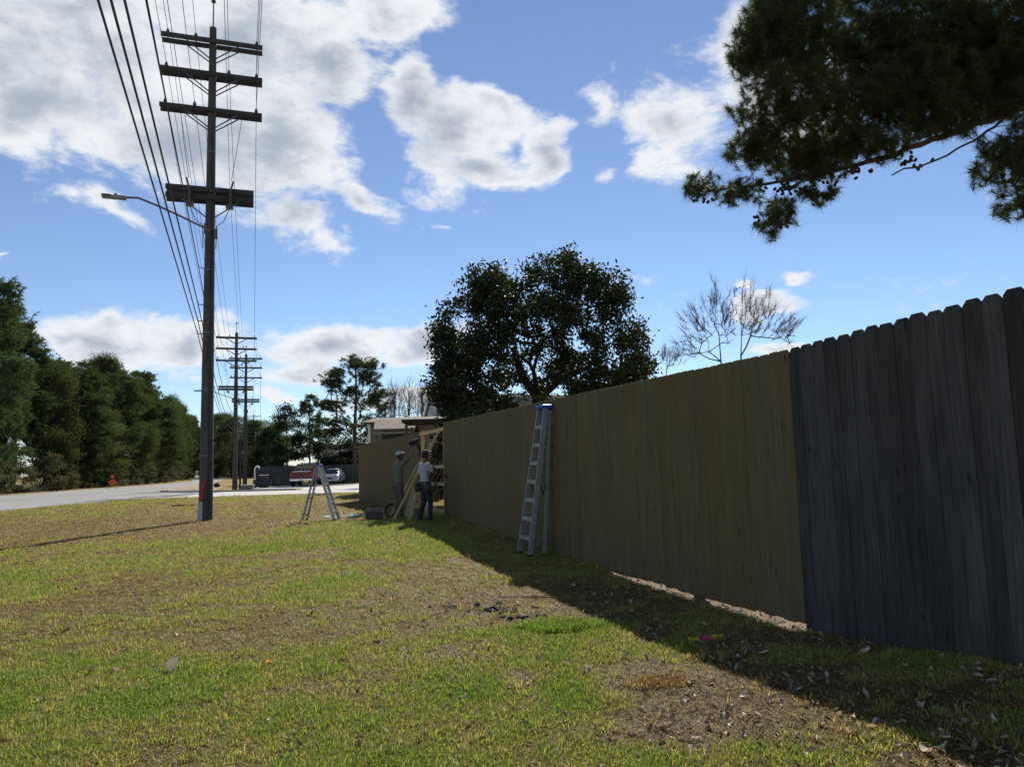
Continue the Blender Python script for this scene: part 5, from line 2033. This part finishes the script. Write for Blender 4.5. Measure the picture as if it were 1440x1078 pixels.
# brown shrubs at the wood's foot
s = 3
for k in range(34):
    x, y = edge_at(s)
    zz = rf_.uniform(.20, .42)
    place_tree('shrub', *PROTO_W[3], (x + rf_.uniform(-1.2, .3), y, -.1), rf_.uniform(0, 6), (zz * 1.3, zz * 1.3, zz), 'brownish shrub at the foot of the wood ' + ('at the left border' if topix((x, y, 1))[0] < 60 else 'left of the orange sign' if topix((x, y, 1))[0] < 145 else 'just behind the orange sign' if topix((x, y, 1))[0] < 180 else 'between the orange sign and the nearest pole'), 'shrub', 'shrubs along the roadside wood', 'foliage')
    s += rf_.uniform(2.2, 4.5) * (1 + s / 150)
# distant trees where the road disappears
rf2 = random.Random(4)
for k in range(20):
    px_ = 296 + k * 5.2 + rf2.uniform(-3, 3)
    d = rf2.uniform(150, 210)
    q = P(px_, 650, d)
    tp_ = 628 + rf2.uniform(-9, 6) - (14 if px_ < 330 else 0)
    place_tree('distant_tree', *PROTO_W[3 if rf2.random() < .6 else 1], (q.x, d, 0), rf2.uniform(0, 6), (1.1, 1.1, P(px_, tp_, d).z / (9.4 if True else 1)), 'dull distant tree ' + ('showing between the nearest and second poles' if px_ < 328 else 'behind the second and third poles' if px_ < 345 else 'above the left end of the grey fence' if px_ < 372 else 'far behind the dark evergreens above the grey fence'), 'tree', 'distant trees beyond the street')
# trees beyond the back yards on the right, mostly behind the fence
for k in range(8):
    d = 75 + rf2.uniform(-8, 12)
    place_tree('evergreen_tree', *PROTO_D[k % 3], (6 + k * 7, d, 0), k, (.7, .7, .42), 'low dark evergreen beyond the back yards, hidden by the fence', group='evergreens beyond the back yards')

# --- the pine overhead at the right: limbs reach in from a trunk outside the frame
PY = 13.5
ppx = PY / F_PX


def ov(x, y, dy=0):
    return tuple(P(x, y, PY + dy))


ob = [(ov(1110, 60), 85, 75, 1.4), (ov(1250, 60, .6), 130, 90, 1.8), (ov(1390, 60, .3), 130, 95, 1.8), (ov(1120, 150, -.3), 100, 60, 1.2), (ov(1260, 140, .2), 120, 60, 1.5), (ov(1400, 110, .5), 100, 60, 1.4),
      (ov(1060, 205), 48, 28, .8), (ov(1130, 220, .2), 65, 32, .9), (ov(985, 262, -.3), 30, 17, .4), (ov(1040, 268, -.2), 40, 15, .5), (ov(1090, 300, -.1), 32, 22, .5), (ov(1085, 325, -.2), 16, 14, .3), (ov(1150, 272), 40, 16, .5),
      (ov(1060, 60, .2), 40, 50, .8), (ov(1180, 205, .3), 55, 30, .7), (ov(1412, 225, -1), 44, 40, .7), (ov(1440, 285, -1), 34, 28, .5), (ov(1480, 200, -1), 60, 60, 1.2), (ov(1180, -60, .4), 160, 90, 2.2), (ov(1420, -80, .4), 180, 120, 2.4), (ov(1560, 40, .2), 110, 120, 2.2), (ov(1095, 5, .2), 55, 40, .9), (ov(1660, -120, .5), 180, 160, 2.6), (ov(1230, 205, -.2), 60, 24, .6), (ov(1330, 172, -.2), 60, 26, .6), (ov(1420, 140, -.2), 50, 26, .6), (ov(1160, 238, -.2), 40, 16, .5)]
rs = np.random.default_rng(77)
oblobs = [(c, (rx * ppx, dy, ry * ppx)) for c, rx, ry, dy in ob]
cl = np.concatenate([sample(oblobs[:18] + oblobs[21:22] + oblobs[23:], 7200, .55, rs), sample(oblobs[18:21] + oblobs[22:23], 1300, .5, rs)])
tx, ty = P(1680, 600, PY).x, PY + .4
tk = [(tx, ty, -.2), (tx, ty, 2.0), (tx - .05, ty, 3.8), (tx - .08, ty + .05, 5.0), (tx - .1, ty, 6.2), (tx - .1, ty, 7.6), (tx - .12, ty, 9.2), (tx - .1, ty, 10.6)]
limbs = [[tk[4], ov(1560, 100), ov(1440, 148), ov(1330, 190), ov(1240, 222), ov(1150, 245), ov(1060, 262), ov(975, 268)], [tk[5], ov(1560, 0, .4), ov(1400, 60, .4), ov(1250, 90, .3), ov(1120, 80, .1)], [tk[6], ov(1500, -120, .5), ov(1300, -40, .5), ov(1150, 20, .3)],
         [ov(1440, 148), ov(1390, 185, -.3), ov(1320, 225, -.6), ov(1255, 246, -.7)], [tk[4], ov(1540, 170, -.7), ov(1460, 210, -1), ov(1425, 260, -1), ov(1440, 300, -1)]]
# grow foliage twigs from the limbs: attach to nearest limb node
nodesL = []
segs0, segs1, r0_, r1_ = [], [], [], []
for li, Lb in enumerate(limbs):
    Lb = [np.array(p) for p in Lb]
    dense = []
    for a, c in zip(Lb[:-1], Lb[1:]):
        m = max(2, int(np.linalg.norm(c - a) / .22))
        for t in range(m):
            dense.append(a + (c - a) * t / m)
    dense.append(Lb[-1])
    dense = np.array(dense)
    dense[1:-1] += rs.normal(size=(len(dense) - 2, 3)) * .02
    rad = np.linspace((.11, .09, .09, .03, .05)[li], .014, len(dense))
    segs0.append(dense[:-1]); segs1.append(dense[1:]); r0_.append(rad[:-1]); r1_.append(rad[1:])
    nodesL.append(dense)
tka = np.array(tk)
segs0.append(tka[:-1]); segs1.append(tka[1:]); r0_.append(np.linspace(.24, .12, len(tk) - 1)); r1_.append(np.linspace(.225, .10, len(tk) - 1))
A = np.concatenate(nodesL)
alln = [A]
tips = []
order = np.argsort(np.array([np.linalg.norm(A - c, axis=1).min() for c in cl]))
An = np.zeros((len(A) + 2 * len(cl) + 5, 3))
An[:len(A)] = A
cnt = len(A)
t0, t1, tr0, axes = [], [], [], np.zeros_like(cl)
for ci in order:
    c = cl[ci]
    dv = c - An[:cnt]
    dist = np.linalg.norm(dv, axis=1) + .4 * np.maximum(0, -dv[:, 2])
    j = int(np.argmin(dist))
    p = An[j]
    mid = p + (c - p) * .5 + rs.normal(size=3) * .05
    L = np.linalg.norm(c - p)
    t0 += [p, mid]
    t1 += [mid, c]
    rr_ = .006 + .006 * min(1.5, L)
    tr0 += [rr_, rr_ * .7]
    An[cnt], An[cnt + 1] = mid, c
    cnt += 2
    axes[ci] = (c - mid) / (np.linalg.norm(c - mid) + 1e-6)
tr0 = np.array(tr0)
segs0.append(np.array(t0)); segs1.append(np.array(t1)); r0_.append(tr0); r1_.append(tr0 * .75)
axes = axes * .8 + np.array([-.15, 0, .35]) + rs.normal(size=axes.shape) * .2
axes /= np.linalg.norm(axes, axis=1, keepdims=True)
o_ = np.array((tx, ty, 0))
V, q_ = seg_tubes(np.concatenate(segs0) - o_, np.concatenate(segs1) - o_, np.concatenate(r0_), np.concatenate(r1_), 6)
root = empty('pine_tree', (tx, ty, 0), 0, 'near pine whose dark limbs hang over the fence from the upper right', 'tree')
link('trunk', mesh_np('trunk', V, [q_], MT['pine_bark'], True), root)
lv = needles(cl - o_, axes, 84, .185, .0066, rs, .75)
link('crown', mesh_np('crown', lv[0], [lv[1]], MT['pine_needle']), root)
# cones hang thickest under the lower limb
cz = sample([(ov(1110, 262), (75 * ppx, .5, 18 * ppx)), (ov(1200, 238), (40 * ppx, .5, 14 * ppx)), (ov(1280, 226, -.4), (30 * ppx, .3, 16 * ppx)), (ov(1090, 305), (30 * ppx, .4, 26 * ppx)), (ov(1160, 275), (30 * ppx, .4, 14 * ppx)), (ov(1430, 240, -1), (30 * ppx, .4, 28 * ppx)), (ov(990, 280), (25 * ppx, .3, 6 * ppx))], 210, .8, rs)
cb = MB()
for p in cz:
    j = int(np.argmin(np.linalg.norm(An[:cnt] - p, axis=1)))
    q = An[j] + (p - An[j]) * min(1, .12 / (np.linalg.norm(p - An[j]) + 1e-6)) if np.linalg.norm(p - An[j]) > .3 else p
    cb.ball(Vector(q) - Vector(o_), .036, 6, 5, (.85, .85, 1.25), Euler((random.uniform(-1, 1), random.uniform(-1, 1), 0)).to_matrix())
o = cb.build('pine_cones', MT['cone'], root)
o['kind'] = 'stuff'


# ------------------------------------------------------------------ grass, weeds, litter
def grass_material():
    m, n, l, b = new_mat('grass_blades')
    at = n.new('ShaderNodeAttribute')
    at.attribute_name = 'tone'
    at.attribute_type = 'INSTANCER'
    ar = n.new('ShaderNodeAttribute')
    ar.attribute_name = 'red'
    ar.attribute_type = 'INSTANCER'
    ge = n.new('ShaderNodeNewGeometry')
    f = mth(n, l, 'ADD', at.outputs['Fac'], mth(n, l, 'MULTIPLY', mth(n, l, 'SUBTRACT', ge.outputs['Random Per Island'], .5), 1.05))
    c = ramp(n, l, f, [(.0, (.15, .095, .05)), (.12, (.34, .225, .12)), (.30, (.53, .39, .20)), (.50, (.45, .37, .135)), (.72, (.30, .33, .07)), (1.0, (.18, .28, .045))])
    mr = n.new('ShaderNodeMix')
    mr.data_type = 'RGBA'
    l.new(ar.outputs['Fac'], mr.inputs['Factor'])
    l.new(c, mr.inputs[6])
    mr.inputs[7].default_value = (.17, .055, .045, 1)
    c = mr.outputs[2]
    l.new(c, b.inputs['Base Color'])
    b.inputs['Roughness'].default_value = .6
    b.inputs['Specular IOR Level'].default_value = .25
    tr = n.new('ShaderNodeBsdfTranslucent')
    mu = n.new('ShaderNodeMix')
    mu.data_type = 'RGBA'
    mu.blend_type = 'MULTIPLY'
    mu.inputs['Factor'].default_value = 1
    l.new(c, mu.inputs[6])
    mu.inputs[7].default_value = (1.08, 1.08, .82, 1)
    l.new(mu.outputs[2], tr.inputs['Color'])
    ms = n.new('ShaderNodeMixShader')
    ms.inputs[0].default_value = .5
    l.new(b.outputs[0], ms.inputs[1])
    l.new(tr.outputs[0], ms.inputs[2])
    l.new(ms.outputs[0], n['Material Output'].inputs['Surface'])
    return m


GM = grass_material()


def tuft(name, nb, hgt_, rad, lean, seed, wd=.0042):
    r = np.random.default_rng(seed)
    vs, q, t = [], [], []
    for i in range(nb):
        a, rr_ = r.random() * 2 * PI, rad * r.random() ** .6
        p = np.array([rr_ * math.cos(a), rr_ * math.sin(a), -.006])
        h = hgt_ * (.45 + .75 * r.random())
        la = a + r.normal() * .9
        ln = lean * (.3 + r.random())
        d = np.array([math.cos(la), math.sin(la), 0])
        s = np.array([-math.sin(la), math.cos(la), 0]) * wd * (.7 + .6 * r.random())
        tw = r.normal() * .5
        s = s * math.cos(tw) + d * wd * math.sin(tw)
        m = p + d * ln * h * .45 + np.array([0, 0, h * max(.3, .75 - .12 * ln)])
        e = p + d * ln * h * 1.05 + np.array([0, 0, max(.006, h * (1.0 - .35 * ln))])
        b = len(vs)
        vs += [p - s, p + s, m - s * .8, m + s * .8, e]
        q.append((b, b + 1, b + 3, b + 2))
        t.append((b + 2, b + 3, b + 4))
    return mesh_np(name, np.array(vs), [np.array(q), np.array(t)], GM)


tufts = [tuft('tuft_a', 26, .036, .05, 1.1, 1, .0022), tuft('tuft_b', 24, .026, .06, 1.7, 2, .0021), tuft('tuft_c', 20, .055, .04, .9, 3, .0024), tuft('tuft_d', 34, .019, .075, 2.6, 4, .0021), tuft('tuft_e', 16, .095, .03, .6, 5, .0034)]


def build_grass():
    r = np.random.default_rng(99)
    n = 720000
    # nearer ground gets more tufts than far ground
    u = r.random(n)
    d0, d1_ = 2.9, 46.0
    k = -.62
    d = (d0 ** k + u * (d1_ ** k - d0 ** k)) ** (1 / k)
    x = (r.random(n) * 2 - 1) * (d * .80 + 1.6)
    y = d
    keep = np.ones(n, bool)
    # keep off the roads and out of the yard far behind the fence
    s = (x - 2.43) * .952 + (y - 6.54) * .306
    keep &= s < 2.5
    keep &= ~((x < -22.2) & (y > 5)) & (y < 44.3)
    t, red, bare = lawn_tone(x, y)
    keep &= r.random(n) > bare * 1.15
    # clumpy growth
    dens = .35 + .9 * fbm(x * 4.2, y * 4.2, 123, 3) + .35 * t
    keep &= r.random(n) < np.clip(dens, .15, 1)
    x, y, d, t, red = x[keep], y[keep], d[keep], t[keep], red[keep]
    m = len(x)
    z = hgt(x, y)
    g = blobs(x, y, GREEN)
    clump = blobs(x, y, [GREEN[2]])
    var = np.where(t < .38, r.choice([1, 3, 3, 3, 3], m), np.where(t < .62, r.choice([0, 1, 3, 3, 2], m), r.choice([0, 2, 2, 0, 1], m)))
    var = np.where((clump > .5) & (r.random(m) < .6), 4, var)
    var = np.where((red > .3) & (r.random(m) < .5), 2, var)
    var = np.where(r.random(m) < .001 + .012 * (t > .6), 4, var)
    scl = (.7 + .65 * r.random(m)) * (1 + np.clip((d - 5) / 18, 0, 1.3)) * np.where(var == 4, .8, 1)
    rot = np.stack([r.normal(size=m) * .12, r.normal(size=m) * .12, r.random(m) * 2 * PI], 1)
    tt = np.clip(t + r.normal(size=m) * .09, 0, 1)
    me = mesh_np('grass', np.stack([x, y, z], 1), [], GM, False, {'tone': ('FLOAT', tt), 'red': ('FLOAT', red), 'scl': ('FLOAT', scl), 'rot': ('FLOAT_VECTOR', rot), 'var': ('INT', var)})
    o = link('grass', me)
    o['kind'] = 'stuff'
    ng_ = bpy.data.node_groups.new('grass_nodes', 'GeometryNodeTree')
    ng_.interface.new_socket('Geometry', in_out='INPUT', socket_type='NodeSocketGeometry')
    ng_.interface.new_socket('Geometry', in_out='OUTPUT', socket_type='NodeSocketGeometry')
    nn, ll = ng_.nodes, ng_.links
    gi, go = nn.new('NodeGroupInput'), nn.new('NodeGroupOutput')
    jn = nn.new('GeometryNodeJoinGeometry')
    for tm_ in reversed(tufts):
        to = bpy.data.objects.new(tm_.name, tm_)
        oi = nn.new('GeometryNodeObjectInfo')
        oi.inputs['Object'].default_value = to
        oi.inputs['As Instance'].default_value = True
        ll.new(oi.outputs['Geometry'], jn.inputs[0])
    ip = nn.new('GeometryNodeInstanceOnPoints')
    ip.inputs['Pick Instance'].default_value = True
    ll.new(gi.outputs[0], ip.inputs['Points'])
    ll.new(jn.outputs[0], ip.inputs['Instance'])

    def na(nm, ty):
        a = nn.new('GeometryNodeInputNamedAttribute')
        a.data_type = ty
        a.inputs['Name'].default_value = nm
        return a.outputs['Attribute']
    ll.new(na('var', 'INT'), ip.inputs['Instance Index'])
    er = nn.new('FunctionNodeEulerToRotation')
    ll.new(na('rot', 'FLOAT_VECTOR'), er.inputs[0])
    ll.new(er.outputs[0], ip.inputs['Rotation'])
    ll.new(na('scl', 'FLOAT'), ip.inputs['Scale'])
    ll.new(ip.outputs[0], go.inputs[0])
    md = o.modifiers.new('grass', 'NODES')
    md.node_group = ng_
    print('grass tufts', m)


build_grass()


def curled_leaf(L, w, seed):
    r = random.Random(seed)
    nu, nv = 6, 5
    cu, cv = r.uniform(-1.6, 1.6), r.uniform(.3, 1.4)
    vs, fs = [], []
    for i in range(nu):
        t = i / (nu - 1)
        ww = w * math.sin(PI * (.06 + .9 * t)) ** .8
        for j in range(nv):
            s = (j - (nv - 1) / 2) / ((nv - 1) / 2)
            vs.append(((t - .5) * L, s * ww * .5, .004 + abs(s) ** 1.5 * ww * .5 * cv * .6 + (t - .5) ** 2 * L * cu * .8 + r.uniform(-1, 1) * .002))
    for i in range(nu - 1):
        for j in range(nv - 1):
            fs.append((i * nv + j, i * nv + j + 1, (i + 1) * nv + j + 1, (i + 1) * nv + j))
    return vs, fs


def build_litter():
    r = np.random.default_rng(5)
    rr = random.Random(3)
    protos = [curled_leaf(.058, .024, k) for k in range(8)]
    MV, MF = [], []
    base = 0
    n = 19000
    u = r.random(n)
    d = (2.9 ** -.5 + u * (30 ** -.5 - 2.9 ** -.5)) ** -2
    x = (r.random(n) * 2 - 1) * d * .72
    side = np.clip((x - (-1.0)) * .22 + .30, .10, 1)         # more litter towards the fence and the near right corner
    k = (r.random(n) < side) & (((x - 2.43) * .952 + (d - 6.54) * .306) < 1.2) & (x > -21)
    x, d = x[k], d[k]
    z = hgt(x, d)
    for i in range(len(x)):
        v, f = protos[rr.randrange(8)]
        s = rr.choice([.2, .28, .35, .45, .55, .7, 1.0]) * (1 + d[i] / 60)
        M3 = Euler((rr.gauss(0, .5), rr.gauss(0, .5), rr.uniform(0, 6.3))).to_matrix() * s
        a = np.array(v) @ np.array(M3).T + np.array([x[i], d[i], z[i] + .018 + rr.random() * .018])
        MV.append(a)
        MF.append(np.array(f) + base)
        base += len(v)
    me = mesh_np('leaf_litter', np.concatenate(MV), [np.concatenate(MF)], MT['dead_leaf'], True)
    link('leaf_litter', me)['kind'] = 'stuff'
    # the larger leaves that can be picked out one by one
    pr = []
    for k in range(6):
        v, f = curled_leaf(.12, .058, 20 + k)
        pr.append(MB().add(v, f).mesh('fallen_leaf', MT['dead_leaf'], True))
    spots = []
    for k in range(90):
        px_, py_ = rr.uniform(-20, 1400), rr.uniform(880, 1085) if rr.random() < .85 else rr.uniform(820, 900)
        if rr.random() > .35 + .5 * px_ / 1440:
            continue
        spots.append((px_, py_))
    for px_, py_ in spots:
        p = GG(px_, py_)
        if (p.x - 2.43) * .952 + (p.y - 6.54) * .306 > -.1:
            continue
        o = link('fallen_leaf', rr.choice(pr), None, (p.x, p.y, p.z + .03))
        o.rotation_euler = (rr.gauss(0, .45), rr.gauss(0, .45), rr.uniform(0, 6.3))
        o.scale = (rr.uniform(.38, .75),) * 3
        tag(o, 'curled dry brown or tan leaf lying on the near lawn', 'leaf', 'fallen leaves on the near lawn')
    for (px_, py_, sz, rot, lb, mt) in ((377, 940, .8, (.2, .1, 1), 'single bright orange leaf on the green grass', 'orange_leaf'), (243, 950, 1.1, (.5, -1.0, .9), 'large dark brown leaf standing upright in the grass at lower left', 'dead_leaf')):
        p = GG(px_, py_)
        v, f = curled_leaf(.10, .062 if mt == 'orange_leaf' else .085, 50 + int(px_))
        o = MB().add(v, f).build('fallen_leaf', MT[mt], None, True, (0, 0, 0), (p.x, p.y, p.z + (.05 if mt == 'orange_leaf' else .085)))
        o.rotation_euler = rot
        o.scale = (sz,) * 3
        tag(o, lb, 'leaf')
    # clods round the dug patch
    cb = MB()
    for k in range(70):
        c = rr.choice(DIRT)[0]
        x, y = c[0] + rr.gauss(0, c[2] * .6), c[1] + rr.gauss(0, c[3] * .6)
        s = rr.uniform(.012, .045)
        cb.ball((x, y, H(x, y) + s * .3), s, 6, 4, (1, rr.uniform(.7, 1.2), .6), Euler((rr.random(), rr.random(), rr.random() * 6)).to_matrix())
    cb.build('soil_clods', MT['soil'])['kind'] = 'stuff'
    # fallen twigs
    for (ax, ay, bx_, by_, lb) in ((330, 1010, 405, 985, 'thin fallen twig lying across the green patch'), (700, 842, 812, 845, 'long pale stick lying on the lawn by the bare soil')):
        a, c = GG(ax, ay), GG(bx_, by_)
        m_ = (a + c) / 2 + Vector((.02, .03, .012))
        tag(MB().tube([a + Vector((0, 0, .02)), m_ + Vector((0, 0, .02)), c + Vector((0, 0, .02))], [.007, .006, .004], 5).build('fallen_twig', MT['twig'], None, True, a, a), lb, 'twig')


build_litter()
